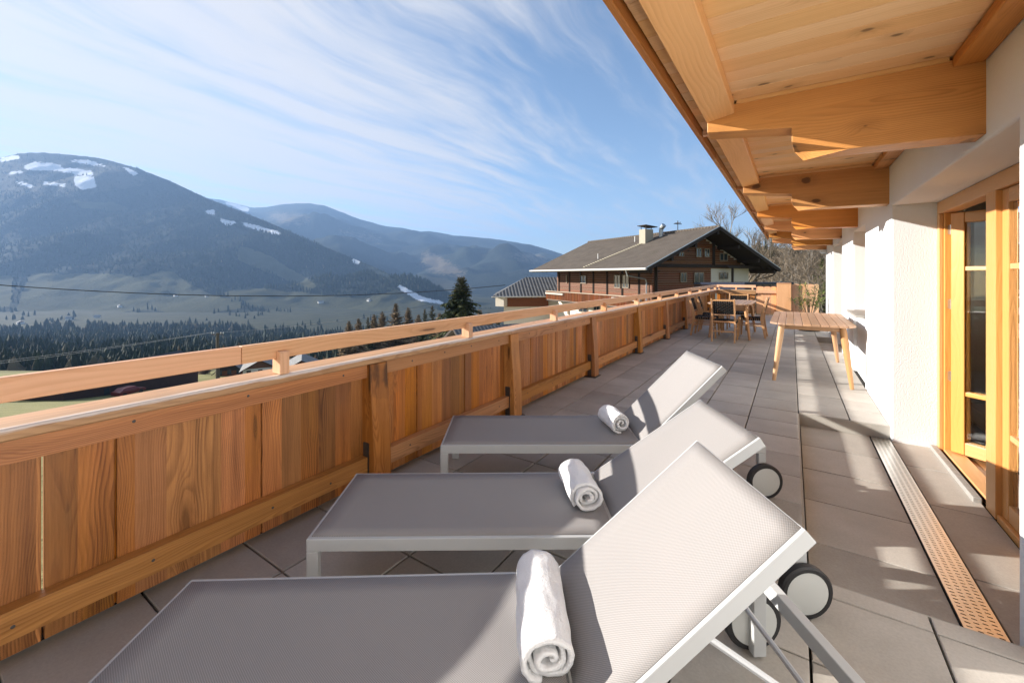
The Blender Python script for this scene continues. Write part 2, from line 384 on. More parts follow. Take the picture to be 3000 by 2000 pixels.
for k in range(len(PY)):
    y0=PY[k]+.0705; y1=(PY[k+1]-.0705) if k+1<len(PY) else YE-.03
    m=MB(); m.box((-2.29,y0,.712),(-2.228,y1,.794),1); screws(m,y0,y1,.755,-2.2285); m.build('top_rail',[M_rail,M_steel],rl,bevel=.003)
    m=MB(); m.box((-2.279,y0,.108),(-2.222,y1,.212),1); screws(m,y0,y1,.162,-2.2225); m.build('lower_rail',[M_rail,M_steel],rl,bevel=.004)
    g=gaps.get(k) or [y0+ (y1-y0)*(i+1)/3.4+random.uniform(-.04,.04) for i in range(3)]
    ed=[PY[k]-.02]+g+[(PY[k+1]-.03) if k+1<len(PY) else YE-.03]
    for a,b in zip(ed[:-1],ed[1:]):
        m=MB(); m.box((-2.318,a+.004,.022),(-2.282,b-.004,.79),2)
        if abs(b-.328)>.001: m.box((-2.308,b-.0039,.024),(-2.296,b+.018,.788),2)
        m.build('board',M_board,rl,bevel=.003)
cp=MB()
ys=[-4.4,-.9,3.30,7.36,11.25,YE+.03]
for a,b in zip(ys[:-1],ys[1:]):
    prof=[(-2.398,.797),(-2.205,.797),(-2.199,.803),(-2.199,.826),(-2.207,.836),(-2.216,.840),(-2.39,.842),(-2.398,.834)]
    seg=12; n=len(prof); vs=[];gr=[];fs=[]
    for i in range(seg+1):
        t=a+.0015+(b-a-.003)*i/seg
        for p,q in prof:
            w=mnoise.noise(Vector((t*2.3,p*9,q*9)))*.0022
            vs.append((p+w,t,q+w*.6)); gr.append((t,p+2.3,q-.8))
    for i in range(seg):
        for j in range(n): fs.append((i*n+j,i*n+(j+1)%n,(i+1)*n+(j+1)%n,(i+1)*n+j))
    fs+=[tuple(range(n))[::-1],tuple(range(seg*n,seg*n+n))]
    cp.add(vs,fs,gr)
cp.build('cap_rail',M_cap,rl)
BY=[-3.42,-1.89,-.36,1.17,2.70,4.23,5.76,7.29,8.82,10.35,11.88,13.41,14.94,16.3]
ur=MB()
yy=[-4.4,.98,5.6,10.0,YE+.01]
for a,b in zip(yy[:-1],yy[1:]): ur.box((-2.284,a+.001,.921),(-2.246,b-.001,1.0085),1)
ur.build('upper_rail',M_fresh,rl,bevel=.004)
for y in BY:
    b=MB(); b.prism([(-2.285,.8425),(-2.206,.8425),(-2.206,.952),(-2.212,.960),(-2.2445,.960),(-2.2445,.9195),(-2.285,.9195)],y-.024,y+.024,lambda p,q,t:(p,t,q))
    b.g=[(v[2]-.9,v[0]+2.25,v[1]-y) for v in b.v]
    b.build('spacer_block',M_fresh,rl,bevel=.002)
# ------------------------------------------------------------------ end railing and board partition
er=empty('end_railing',(-1.6,YE,0),'short larch railing across the far end of the terrace behind the dining table','railing')
EX0,EX1=-2.24,-1.02
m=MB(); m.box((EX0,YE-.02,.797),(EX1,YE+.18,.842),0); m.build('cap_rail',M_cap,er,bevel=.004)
m=MB(); m.box((EX0,YE+.05,.917),(EX1,YE+.093,1.0085),0); m.build('upper_rail',M_fresh,er,bevel=.004)
for x in (-2.16,-1.62,-1.12):
    m=MB(); m.box((x-.024,YE+.01,.8425),(x+.024,YE+.09,.9155),2); m.build('spacer_block',M_fresh,er,bevel=.002)
x=EX0
while x<EX1-.05:
    w=min(.30,EX1-x); m=MB(); m.box((x+.004,YE+.05,.02),(x+w-.004,YE+.08,.796),2); m.g=[(q[0],q[2],q[1]) for q in m.g]; m.build('board',M_board,er,bevel=.003); x+=w
m=MB(); m.box((EX0,YE-.01,.69),(EX1,YE+.049,.79),0); m.build('top_rail',M_rail,er,bevel=.003)
m=MB(); m.box((EX0,YE-.01,.11),(EX1,YE+.049,.21),0); m.build('lower_rail',M_rail,er,bevel=.003)
pt=empty('board_partition',(-.1,YE,0),'larch board partition with scalloped top edge and wide post beside the potted plant','partition')
def wavy(x0,x1,ztop,y,nm='board'):
    x=x0
    while x<x1-.02:
        w=min(random.uniform(.16,.24),x1-x); p=MB(); n=8
        prof=[(x+.003,.03),(x+w-.003,.03)]+[(x+w-.003-(w-.006)*i/n, ztop+.022*math.sin(PI*i/n)**.8-.01) for i in range(n+1)]
        p.prism(prof,y,y+.03,lambda a,b,t:(a,t,b),rnd=random.random()); p.g=[(v[2],v[0]-x,v[1]-y) for v in p.v]
        p.build(nm,M_fresh,pt,bevel=.002); x+=w
wavy(EX1+.01,-.42,.955,YE+.045); wavy(.0,XW-.01,1.05,YE+.02)
m=MB(); m.box((EX1+.01,YE-.02,.74),(-.42,YE+.044,.84),0); m.build('rail',M_fresh,pt,bevel=.003)
m=MB(); m.box((-.41,YE-.09,.0),(-.005,YE+.06,1.06),2); m.box((-.41,YE-.1,1.061),(-.005,YE+.07,1.09),0); m.build('post',M_fresh,pt,bevel=.006)
# ------------------------------------------------------------------ the house this terrace belongs to
hs=empty('chalet',(.74,4.5,0),'white plastered chalet with timber eaves and glazed doors along the terrace','chalet')
YN,YF=-4.4,13.5
w=MB(); zb=-.15; zt_=2.39
def wl(x0,x1,y0,y1,z0,z1): w.box((x0,y0,z0),(x1,y1,z1))
wl(XW,1.20,YN,2.47,zb,zt_); wl(XW,1.20,4.98,6.575,zb,zt_); wl(XW,1.20,7.75,9.37,zb,zt_); wl(XW,1.20,11.35,YF,zb,zt_)
for a,b in ((2.47,4.98),(6.575,7.75),(9.37,11.35)): wl(XW+.001,1.199,a-.02,b+.02,1.975,zt_-.002)
wl(.785,1.198,6.56,7.76,zb,.83)
o=w.build('wall',M_plaster,hs,bevel=.012)
iw=MB(); y0,y1=YN+.35,YF-.35
iw.box((1.2,y0-.3,-5.5),(9.4,y0,3.2)); iw.box((1.201,YF-.3,-5.5),(9.4,YF,3.2)); iw.box((9.1,y0,-5.5),(9.4,y1+.05,3.2)); iw.box((4.6,y0,-.11),(4.7,y1,2.6))
for y in (1.4,6.9,9.0): iw.box((1.201,y,-.11),(4.6,y+.12,2.5))
iw.box((1.12,y0,2.395),(9.1,y1,2.5)); iw.build('inner_wall',M_inner,hs)
fl=MB()
for i in range(24):
    fl.box((1.05+i*.15,y0,-.13),(1.05+i*.15+.147,y1,-.10),1)
fl.build('room_floor',wood('oak parquet',(.34,.17,.06),(.20,.09,.03),70,.3,.1,.35),hs)
sl=MB(); sl.box((.655,6.60,.832),(1.03,7.74,.862)); sl.build('window_sill',M_stone,hs,bevel=.003)
# soffit boards
so=MB(); y=YN-.1
while y<13.62:
    so.box((-.525,y+.0012,2.388),(XW+.3,y+.1338,2.412),0); y+=.135
so.build('soffit',M_soffit,hs,bevel=.003)
# tapered carved beams
BEAMS=[-1.8,.5,2.80,5.08,7.25,9.40,11.35,13.22]
for i,y in enumerate(BEAMS):
    b=MB(); jx=random.uniform(-.01,.01)
    F=[(-.43,2.372),(-.43,2.228),(0,2.176),(0,2.096),(.25+jx,2.018),(.80,2.004),(.80,2.372)]
    K=[(-.43,2.372),(-.43,2.222),(0,2.170),(.012,2.072),(.055,2.016),(.80,2.002),(.80,2.372)]
    vs=[(p,y,q) for p,q in F]+[(p,y+.14,q) for p,q in K]; n=len(F)
    gr=[(v[0]-.15,v[2]-2.2,v[1]-y-.07) for v in vs]
    fs=[(0,1,2,6),(2,3,4),(2,4,5,6),(13,9,8,7),(11,10,9),(13,12,11,9)]+[((k+1)%n,k,n+k,n+(k+1)%n) for k in range(n)]
    b.add(vs,fs,gr,rnd=[.13,.62,.37,.81,.22,.55,.92,.45][i])
    bo=b.build('beam',M_beam,hs,bevel=.004)
    t=MB()
    for s in (-1,1):
        yc=y-.012 if s<0 else y+.14
        t.box((-.27,yc,2.366),(.62,yc+.012,2.386),0)
    t.build('trim_strip',M_soft,bo)
pu=MB()
for a,b in zip(BEAMS[:-1],BEAMS[1:]): pu.box((.632,a+.1415,2.335),(XW-.002,b-.0015,2.386),1)
pu.build('purlin',M_beam,hs,bevel=.006)
for a,b in zip(BEAMS[:-1],BEAMS[1:]):
    m=MB(); m.prism([(-.433,2.287),(-.282,2.314),(-.282,2.386),(-.433,2.386)],a+.142,b-.002,lambda p,q,t:(p,t,q)); 
    m.g=[(v[1]-(a+b)/2,v[0]+.35,v[2]-2.33) for v in m.v]
    m.build('eave_board',M_soft,hs,bevel=.004)
    m=MB(); m.box((-.529,a+.45,2.352),(-.44,a+.49,2.386)); m.build('eave_block',M_fresh,hs)
fa=MB()
ys=[YN-.1,-.2,3.9,8.1,12.2,13.7]
for a,b in zip(ys[:-1],ys[1:]): fa.box((-.562,a+.001,2.335),(-.532,b-.001,2.52),1)
fa.build('fascia',M_rail,hs,bevel=.004)
rf=MB(); rf.prism([(-.62,2.50),(5.0,4.62),(10.6,2.50),(10.6,2.42),(1.0,2.42),(-.56,2.42),(-.62,2.44)],YN-.2,13.8,lambda p,q,t:(p,t,q)); rf.build('roof',plain('roof covering',(.16,.13,.11),.8,nscale=5,namp=.2),hs)
# far window and far door joinery
def joinery(y0,y1,z0,z1,nm,bars):
    f=MB(); x0,x1=1.03,1.10
    f.box((x0,y0,z0),(x1,y0+.08,z1),2); f.box((x0,y1-.08,z0),(x1,y1,z1),2); f.box((x0+.001,y0+.08,z1-.08),(x1-.001,y1-.08,z1),1); f.box((x0+.001,y0+.08,z0),(x1-.001,y1-.08,z0+.08),1); ym=(y0+y1)/2
    f.box((x0-.004,ym-.07,z0+.08),(x1-.004,ym+.07,z1-.08),2)
    for z in bars: f.box((x0+.006,y0+.08,z-.018),(x1-.01,ym-.07,z+.018),1); f.box((x0+.006,ym+.07,z-.018),(x1-.01,y1-.08,z+.018),1)
    o=f.build(nm,M_door,hs,bevel=.004)
    g=MB(); g.box((1.06,y0+.08,z0+.08),(1.078,y1-.08,z1-.08)); g.build('glass',M_glass,o)
joinery(6.575,7.75,.864,1.974,'window_frame',[1.42]); joinery(9.37,11.35,-.11,1.974,'far_door_frame'.replace('far_',''),[1.41,.41])
# near door: frame, open leaf, closed leaf
f=MB()
f.box((1.03,2.455,1.872),(1.13,4.975,1.972),1); f.box((1.03,4.915,-.118),(1.055,4.975,1.871),2); f.box((1.056,4.885,-.118),(1.14,4.974,1.871),2)
f.box((1.03,2.47,-.118),(1.14,2.55,1.871),2); f.box((1.026,3.735,-.118),(1.135,3.885,1.871),2); f.box((1.05,3.886,-.13),(1.16,4.884,-.083),1); f.box((1.032,2.551,-.13),(1.16,3.734,-.085),1)
fo=f.build('door_frame',M_door,hs,bevel=.004)
ts=MB(); ts.box((.985,3.95,-.125),(1.028,4.97,-.088)); ts.build('threshold',M_stone,hs,bevel=.004)
h=MB()
for z in (1.73,1.12,.53):
    h.box((1.075,4.862,z-.035),(1.083,4.884,z+.035)); h.lathe([(.008,-.04),(.008,.04)],(1.089,4.866,z),8)
h.build('hinge',M_hinge,fo)
def leaf(o0,dirv,L,z0,z1,nm,lab=None):
    d=Vector(dirv).normalized(); nrm=Vector((d.y,-d.x,0))
    M=Matrix(((d.x,nrm.x,0,o0[0]),(d.y,nrm.y,0,o0[1]),(0,0,1,0),(0,0,0,1)))
    m=MB(); t=.032
    m.box((0,-t,z0),(.085,t,z1),2,M=M); m.box((L-.085,-t,z0),(L,t,z1),2,M=M); m.box((.0855,-t+.001,z1-.085),(L-.0855,t-.001,z1),0,M=M); m.box((.0855,-t+.001,z0),(L-.0855,t-.001,z0+.10),0,M=M)
    for z in (1.41,.41): m.box((.0855,-t+.006,z-.017),(L-.0855,t-.006,z+.017),0,M=M)
    o=m.build(nm,M_door,hs,bevel=.005)
    g=MB(); g.box((.08,-.012,z0+.09),(L-.08,.012,z1-.08),M=M); g.build('glass',M_glass,o)
    hd=MB(); hd.tube([M@Vector((L-.045,-t,.98)),M@Vector((L-.045,-t-.05,.98)),M@Vector((L-.16,-t-.05,.98))],.009,8); hd.build('handle',M_hinge,o)
    return o
leaf((1.10,4.855),(.77,-.64),.98,-.075,1.862,'door_leaf')
leaf((1.085,3.732),(0,-1),1.18,-.082,1.868,'door_leaf')
cu=MB(); n=40; vs=[];fs=[]
for k in range(n+1):
    y=4.70-.45*k/n; x=1.98+.035*math.sin(k*1.1)+.012*math.sin(k*2.7)
    vs+=[(x,y,-.08),(x,y,1.9)]
for k in range(n): fs.append((2*k,2*k+2,2*k+3,2*k+1))
cu.add(vs,fs); cu_o=cu.build('curtain',plain('pale green curtain',(.55,.60,.45),.9),None,smooth=True); cu_o.modifiers.new('solid','SOLIDIFY').thickness=.004
tag(cu_o,'pale curtain hanging inside behind the open glazed terrace door','curtain')
wlm=MB(); wlm.box((.60,13.10,1.915),(.74,13.24,1.985)); wlm.box((.62,13.115,1.90),(.735,13.225,1.914)); tag(wlm.build('wall_lamp',M_zinc,None,bevel=.004),'small grey box lamp on the far end of the white wall under the eaves','lamp')
# ------------------------------------------------------------------ sun loungers
ZT=.312; LW=.555; LHG=1.243; LB=.697; LL=2.005
def make_lounger(loc,ang,phi,label):
    r=empty('sun_lounger',(*loc,0),label,'sun lounger','sun loungers in a row beside the railing',ang)
    k=dict(parent=r,local=True)
    # local: x along the lounger from the foot end, y to the left (far side), z up.  near rail at y=-LW, far rail y=0
    f=MB(); b=.05; t=.032
    for y in (-t/2,-LW+t/2): f.box((0,y-t/2,ZT-b),(LL,y+t/2,ZT),0)
    f.box((.0,-LW+t+.0005,ZT-b+.001),(t,-t-.0005,ZT-.001),1); f.box((LL-t,-LW+t+.0005,ZT-b+.001),(LL,-t-.0005,ZT-.001),1); f.box((LHG-.02,-LW+t+.0005,ZT-b+.002),(LHG+.005,-t-.0005,ZT-.034),1)
    f.build('frame',M_alu,bevel=.003,**k)
    for x in (0,LL-.046):
        for y in (0,-LW+.034):
            m=MB(); m.box((x,y-.034,.0 if x==0 else .012),(x+.046,y,ZT-b-.0005),2); m.build('leg',M_alu,bevel=.003,**k)
    m=MB(); sg=16
    vs=[];fs=[]
    for i in range(sg+1):
        for j in range(9):
            u=i/sg; v=j/8; vs.append((.014+u*(LHG-.022),-LW+.017+v*(LW-.034),ZT+.0035-.018*math.sin(PI*v)*math.sin(PI*u)**.5))
    for i in range(sg):
        for j in range(8): fs.append((i*9+j,(i+1)*9+j,(i+1)*9+j+1,i*9+j+1))
    m.add(vs,fs); s_=m.build('seat_sling',M_sling,smooth=True,**k); s_.modifiers.new('solid','SOLIDIFY').thickness=.004
    # backrest
    A=Vector((math.cos(phi),0,math.sin(phi))); Nn=Vector((-math.sin(phi),0,math.cos(phi))); O=Vector((LHG+.012,0,ZT-.012))
    def B(u,v,h): return O+A*u+Vector((0,v,0))+Nn*h
    f=MB()
    for y in (-.016,-LW+.036): f.bar(B(0,y,-.012),B(LB,y,-.012),.030,.042,up=Nn)
    f.bar(B(LB-.014,-LW+.0515,-.012),B(LB-.014,-.0315,-.012),.028,.040,up=Nn); f.bar(B(.02,-LW+.0515,-.030),B(.02,-.0315,-.030),.022,.022,up=Nn)
    for y in (-.016,-LW+.016): f.box((LHG-.004,y-.014,ZT-.045),(LHG+.028,y+.014,ZT+.004))
    f.build('backrest_frame',M_alu,bevel=.003,**k)
    m=MB(); vs=[];gr=[];fs=[]
    for i in range(sg+1):
        for j in range(9):
            u=i/sg; v=j/8; p=B(.002+u*(LB-.006),-LW+.032+v*(LW-.044),.0115-.014*math.sin(PI*v)*math.sin(PI*u)); vs.append(p); gr.append((u*LB,v*LW,0))
    for i in range(sg):
        for j in range(8): fs.append((i*9+j,(i+1)*9+j,(i+1)*9+j+1,i*9+j+1))
    m.add(vs,fs,gr); s_=m.build('back_sling',M_sling,smooth=True,**k); s_.modifiers.new('solid','SOLIDIFY').thickness=.004
    m=MB()
    for y in (-.06,-LW+.06):
        p=B(LB*.50,y,-.03); m.tube([p,Vector((LHG+.62,y,ZT-.035))],.0085,8)
    m.tube([Vector((LHG+.62,-.033,ZT-.035)),Vector((LHG+.62,-LW+.033,ZT-.035))],.0085,8)
    m.build('support_strut',M_alu2,smooth=True,**k)
    R=.104
    for s,y in ((1,.0),(-1,-LW)):
        c=Vector((LL-.023,y+s*.002,R)); ax=Vector((0,s,0))
        m=MB(); m.lathe([(.07,0),(R-.006,0),(R,.006),(R,.030),(R-.007,.037),(.084,.037),(.084,.030),(.02,.030)],c,36,ax); wo=m.build('wheel',M_black,smooth=True,**k)
        m=MB(); m.lathe([(.002,.031),(.083,.031),(.083,.0345),(.078,.036),(.002,.037)],c,36,ax); m.lathe([(.002,-.004),(.082,-.003),(.083,-.0005),(.002,-.0005)],c,36,ax); d=m.build('wheel_disc',M_disc,parent=wo,local=True,smooth=True)
    return r
LP=[((-1.723,.592),35.6,41.6),((-1.916,1.391),34.4,34.0),((-2.105,2.365),33.7,44.5)]
make_lounger(LP[0][0],math.radians(LP[0][1]),math.radians(LP[0][2]),'sun lounger nearest the camera, its foot end cut off by the picture edge')
make_lounger(LP[1][0],math.radians(LP[1][1]),math.radians(LP[1][2]),'middle sun lounger between two others, with its backrest raised least')
make_lounger(LP[2][0],math.radians(LP[2][1]),math.radians(LP[2][2]),'sun lounger farthest from the camera, close to the post with steel bracket')
def make_towel(loc,ang,L,rad,label,seed,flap):
    rs=random.Random(seed); m=MB(); th=.0135; turns=2.9; n=120; segs=26
    prof=[]
    r0=.003
    for i in range(n+1):
        t=i/n; a=t*turns*2*PI; r=r0+(rad-th-r0)*t**.85
        prof.append((a,r))
    vs=[];fs=[]
    def pt(a,r,y,s):
        nz=mnoise.noise(Vector((r*45*math.cos(a)+seed*7,y*9,r*45*math.sin(a))))
        k=1+.085*nz
        x=math.cos(a)*r*1.08*k; z=math.sin(a)*r*k*.95
        z=max(z,-rad*.86)
        return x,z
    end=PI*1.5-.35+flap
    a_off=end-turns*2*PI
    for s in range(segs+1):
        y=-L/2+L*s/segs
        for side in (0,1):
            for a,r in prof:
                rr=r+(th if side else 0)
                tele=.014*math.sin(a*.5+seed)+.012*(r/rad)**2*(1 if s>segs/2 else -1)*math.cos(a+seed)
                yy=y+tele*abs(s/segs-.5)*2
                x,z=pt(a+a_off,rr,yy,s); q=mnoise.noise_vector(Vector((x*14+seed,yy*14,z*14)))*.0055
                vs.append((x+q.x,yy+q.y,z+q.z))
    P=n+1; row=2*P
    for s in range(segs):
        for i in range(n):
            a=s*row+i; b=(s+1)*row+i
            fs.append((a,b,b+1,a+1)); fs.append((a+P,a+P+1,b+P+1,b+P))
        for i in (0,n):
            a=s*row+i; b=(s+1)*row+i; fs.append((a,a+P,b+P,b) if i==0 else (a,b,b+P,a+P))
    for s in (0,segs):
        for i in range(n):
            a=s*row+i; fs.append((a,a+1,a+P+1,a+P) if s==0 else (a,a+P,a+P+1,a+1))
    m.add(vs,fs)
    o=m.build('rolled_towel',M_towel,None,smooth=True); 
    try: o.data.set_sharp_from_angle(angle=PI)
    except Exception: pass
    o.location=(*loc,ZT+.004+rad*.86-.008); o.rotation_euler=(0,0,ang)
    return tag(o,label,'towel','rolled white towels on the loungers')
def on_l(i,s,t):
    (x,y),a,_=LP[i]; a=math.radians(a); return (x+math.cos(a)*s+math.sin(a)*t*LW, y+math.sin(a)*s-math.cos(a)*t*LW)
make_towel(on_l(0,1.19,.42),math.radians(35.6-1),.345,.074,'rolled white towel lying on the lounger nearest the camera',3,.1)
make_towel(on_l(1,1.145,.42),math.radians(34.4+5),.265,.070,'rolled white towel with a hanging corner on the middle lounger',5,-.5)
make_towel(on_l(2,1.15,.40),math.radians(33.7+10),.235,.070,'smallest looking rolled white towel, on the lounger farthest from the camera',8,.2)
# ------------------------------------------------------------------ tables and chairs
def make_table(loc,W,L,label,h=.75):
    r=empty('slatted_table',(*loc,0),label,'table'); k=dict(parent=r,local=True)
    n=10; g=.006; pw=(W+g)/n; m=MB()
    for i in range(n):
        x0=-W/2+i*pw; x1=x0+pw-g
        def ye(x): 
            u=abs(x)/(W/2); return L/2-.03*u**2-(.14*max(0,(u-.72)/.28)**2.2)
        xs=[x0+(x1-x0)*q/4 for q in range(5)]
        poly=[(x,-ye(x)) for x in xs]+[(x,ye(x)) for x in xs[::-1]]
        vs=[(x,y,h-.024) for x,y in poly]+[(x,y,h) for x,y in poly]; gr=[(v[1],v[0]-x0-pw/2,v[2]-h) for v in vs]; c=len(poly)
        m.add(vs,[tuple(range(c))[::-1],tuple(range(c,2*c))]+[(q,(q+1)%c,c+(q+1)%c,c+q) for q in range(c)],gr)
    m.build('tabletop',M_teakt,bevel=.0035,**k)
    m=MB(); ax,ay=W/2-.13,L/2-.17
    for s in (-1,1):
        m.box((s*ax-.012,-ay,h-.085),(s*ax+.012,ay,h-.0245),1); m.box((-ax+.0125,s*ay-.012,h-.085),(ax-.0125,s*ay+.012,h-.0245),0)
    m.build('apron',M_teak,bevel=.002,**k)
    for sx in (-1,1):
        for sy in (-1,1):
            m=MB(); a=Vector((sx*(ax-.0),sy*(ay-.0),h-.026)); b=Vector((sx*(W/2-.045),sy*(L/2-.10),0))
            pts=[a+(b-a)*q/5 for q in range(6)]; m.tube(pts,[.036,.037,.034,.030,.026,.021],12); m.build('leg',M_teak,smooth=True,**k)
    return r
make_table((.205,7.32),.88,2.06,'empty weathered teak table with slatted top standing by the white wall')
make_table((-1.11,10.78),.86,1.78,'teak dining table with a slatted top, ringed by black strap chairs')
def make_chair(loc,rz,label):
    r=empty('dining_chair',(*loc,0),label,'chair','woven strap chairs round the dining table',rz); k=dict(parent=r,local=True)
    # local: seat faces +y; rear posts at y=-.24
    W=.45; hw=W/2; sz=.43
    for s in (-1,1):
        x=s*(hw-.018)
        m=MB(); pts=[(x,-.285,0),(x,-.245,.22),(x,-.215,.42),(x,-.235,.56),(x,-.285,.74),(x,-.325,.875)]
        wd=[.018,.024,.030,.028,.022,.016]
        for i in range(5):
            m.bar(pts[i],pts[i+1],.030,wd[i]*2,up=Vector((0,1,0)),rnd=.4,w2=.030,h2=wd[i+1]*2)
        m.build('rear_leg',M_teak,bevel=.005,**k)
        m=MB(); pts=[(x,.225,0),(x,.215,.22),(x,.205,.445)]; wd=[.016,.022,.027]
        for i in range(2): m.bar(pts[i],pts[i+1],.030,wd[i]*2,up=Vector((0,1,0)),rnd=.6,w2=.030,h2=wd[i+1]*2)
        m.build('front_leg',M_teak,bevel=.005,**k)
    m=MB()
    for s in (-1,1): m.box((s*(hw-.018)-.014,-.20,sz-.045),(s*(hw-.018)+.014,.19,sz-.005),1)
    m.box((-hw+.034,.19,sz-.04),(hw-.034,.215,sz-.008),0); m.box((-hw+.034,-.215,sz-.04),(hw-.034,-.19,sz-.008),0)
    m.build('seat_frame',M_teak,bevel=.003,**k)
    m=MB(); m.bar((-hw+.03,-.318,.845),(hw-.03,-.318,.845),.022,.03); m.bar((-hw+.03,-.238,.55),(hw-.03,-.238,.55),.022,.026); m.build('back_rail',M_teak,bevel=.003,**k)
    m=MB(); m.box((-hw+.03,-.25,.20),(hw-.03,-.23,.225),0)
    for s in (-1,1): m.box((s*(hw-.018)-.009,-.235,.25),(s*(hw-.018)+.009,.205,.275),1)
    m.build('stretcher',M_teak,bevel=.002,**k)
    def yb(z): 
        t=(z-.55)/(.845-.55); return -.238-.080*t
    m=MB(); nv=9
    for i in range(nv):
        x=-hw+.045+(W-.09)*(i+.5)/nv; q=.015
        for off in ((.006 if i%2 else -.004),):
            vs=[];zz=[.535+.33*j/12 for j in range(13)]
            for j,z in enumerate(zz):
                o=.0045*(1 if (i+j)%2 else -1); 
                if j in(0,12): o=.014
                vs+=[(x-q,yb(z)+o,z),(x+q,yb(z)+o,z)]
            m.add(vs,[(2*j,2*j+1,2*j+3,2*j+2) for j in range(12)])
    nh=8
    for j in range(nh):
        z=.575+(.245)*(j+.5)/nh; q=.0125; vs=[]; xx=[-hw+.012+(W-.024)*i/10 for i in range(11)]
        for i,x in enumerate(xx):
            o=.0045*(-1 if (i+j)%2 else 1); vs+=[(x,yb(z)+o,z-q),(x,yb(z)+o,z+q)]
        m.add(vs,[(2*i,2*i+2,2*i+3,2*i+1) for i in range(10)])
    o=m.build('back_weave',M_strap,**k); o.modifiers.new('solid','SOLIDIFY').thickness=.003
    m=MB()
    for i in range(11):
        x=-hw+.02+(W-.04)*(i+.5)/11; q=.0155; vs=[]
        yy=[-.215,-.21]+[-.20+.39*j/10 for j in range(11)]+[.215,.222]; 
        for j,y in enumerate(yy):
            o=.004*(1 if (i+j)%2 else -1)-.012*math.sin(PI*(y+.2)/.4) if -.2<y<.2 else 0
            z=sz+.004+o if 0<j<len(yy)-1 else sz-.05
            vs+=[(x-q,y,z),(x+q,y,z)]
        m.add(vs,[(2*j,2*j+1,2*j+3,2*j+2) for j in range(len(yy)-1)])
    for j in range(10):
        y=-.19+.37*(j+.5)/10; q=.0155; vs=[]
        xx=[-hw,-hw+.002]+[-hw+.02+(W-.04)*i/10 for i in range(11)]+[hw-.002,hw]
        for i,x in enumerate(xx):
            o=.004*(-1 if (i+j)%2 else 1)-.012*math.sin(PI*(y+.2)/.4); z=sz+.004+o if 0<i<len(xx)-1 else sz-.055
            vs+=[(x,y-q,z),(x,y+q,z)]
        m.add(vs,[(2*i,2*i+2,2*i+3,2*i+1) for i in range(len(xx)-1)])
    o=m.build('seat_weave',M_strap,**k); o.modifiers.new('solid','SOLIDIFY').thickness=.003
    return r
c0=make_chair((-1.15,9.69),0,'dining chair with its black woven back to the camera at the near table end')
for loc,rz,lab in (((-1.60,10.32),-92,'nearer of two black strap chairs between the dining table and the railing'),((-1.59,11.10),-88,'farther of two black strap chairs between the dining table and the railing'),
                   ((-.74,10.66),88,'black strap chair on the house side of the dining table, seen side on'),((-1.13,11.92),180,'black strap chair at the far head of the dining table, only its back showing')):
    c=copy_tree(c0); c.location=(*loc,0); c.rotation_euler=(0,0,math.radians(rz)); c['label']=lab
# ------------------------------------------------------------------ oleander in a pot
pl=empty('potted_oleander',(.36,12.55,0),'leafy green oleander in a dark pot before the board partition','plant')
m=MB(); m.lathe([(.13,0),(.21,.0),(.23,.03),(.15,.035),(.17,.05),(.215,.36),(.225,.37),(.225,.40),(.195,.40),(.185,.35),(.01,.35)],(.36,12.55,0),28); m.build('pot',plain('dark pot',(.03,.028,.028),.5),pl,smooth=True)
st=MB(); lf=MB(); rr=random.Random(4)
for i in range(15):
    a=rr.uniform(0,2*PI); l=rr.uniform(.15,.42); top=Vector((.36+math.cos(a)*l,12.55+math.sin(a)*l,rr.uniform(.75,1.22)-l*.25))
    b=Vector((.36+math.cos(a)*.05,12.55+math.sin(a)*.05,.34)); mid=(b+top)/2+Vector((math.cos(a)*.04,math.sin(a)*.04,.06))
    st.tube([b,mid,top],[.009,.007,.004],5)
    for q in range(46):
        t=rr.uniform(.30,1.0); p=(b*(1-t)**2+mid*2*t*(1-t)+top*t*t); az=rr.uniform(0,2*PI); el=rr.uniform(-.25,1.0)
        d=Vector((math.cos(az)*math.cos(el),math.sin(az)*math.cos(el),math.sin(el))); L=rr.uniform(.09,.15); s=d.cross(Vector((0,0,1))).normalized()*rr.uniform(.008,.013)
        dn=Vector((0,0,-.02*rr.random()))
        lf.add([p,p+d*L*.5+s+dn*.3,p+d*L+dn,p+d*L*.5-s+dn*.3],[(0,1,2),(0,2,3)],rnd=rr.random())
M_bark=plain('shrub stem',(.16,.11,.07),.8,nscale=30,namp=.3)
def leaf_mat(name,stops,rough=.5,trans=.0):
    n=mat(name); c=n.ramp(n.attr('rnd').outputs['Fac'],stops); 
    return setp(n,c,rough,spec=.3,**({'Subsurface Weight':0.0}))
M_ole=leaf_mat('oleander leaf',[(0,(.035,.07,.02)),(.5,(.09,.15,.035)),(.8,(.20,.25,.06)),(1,(.34,.34,.10))])
st.build('stem',M_bark,pl); lf.build('foliage',M_ole,pl)
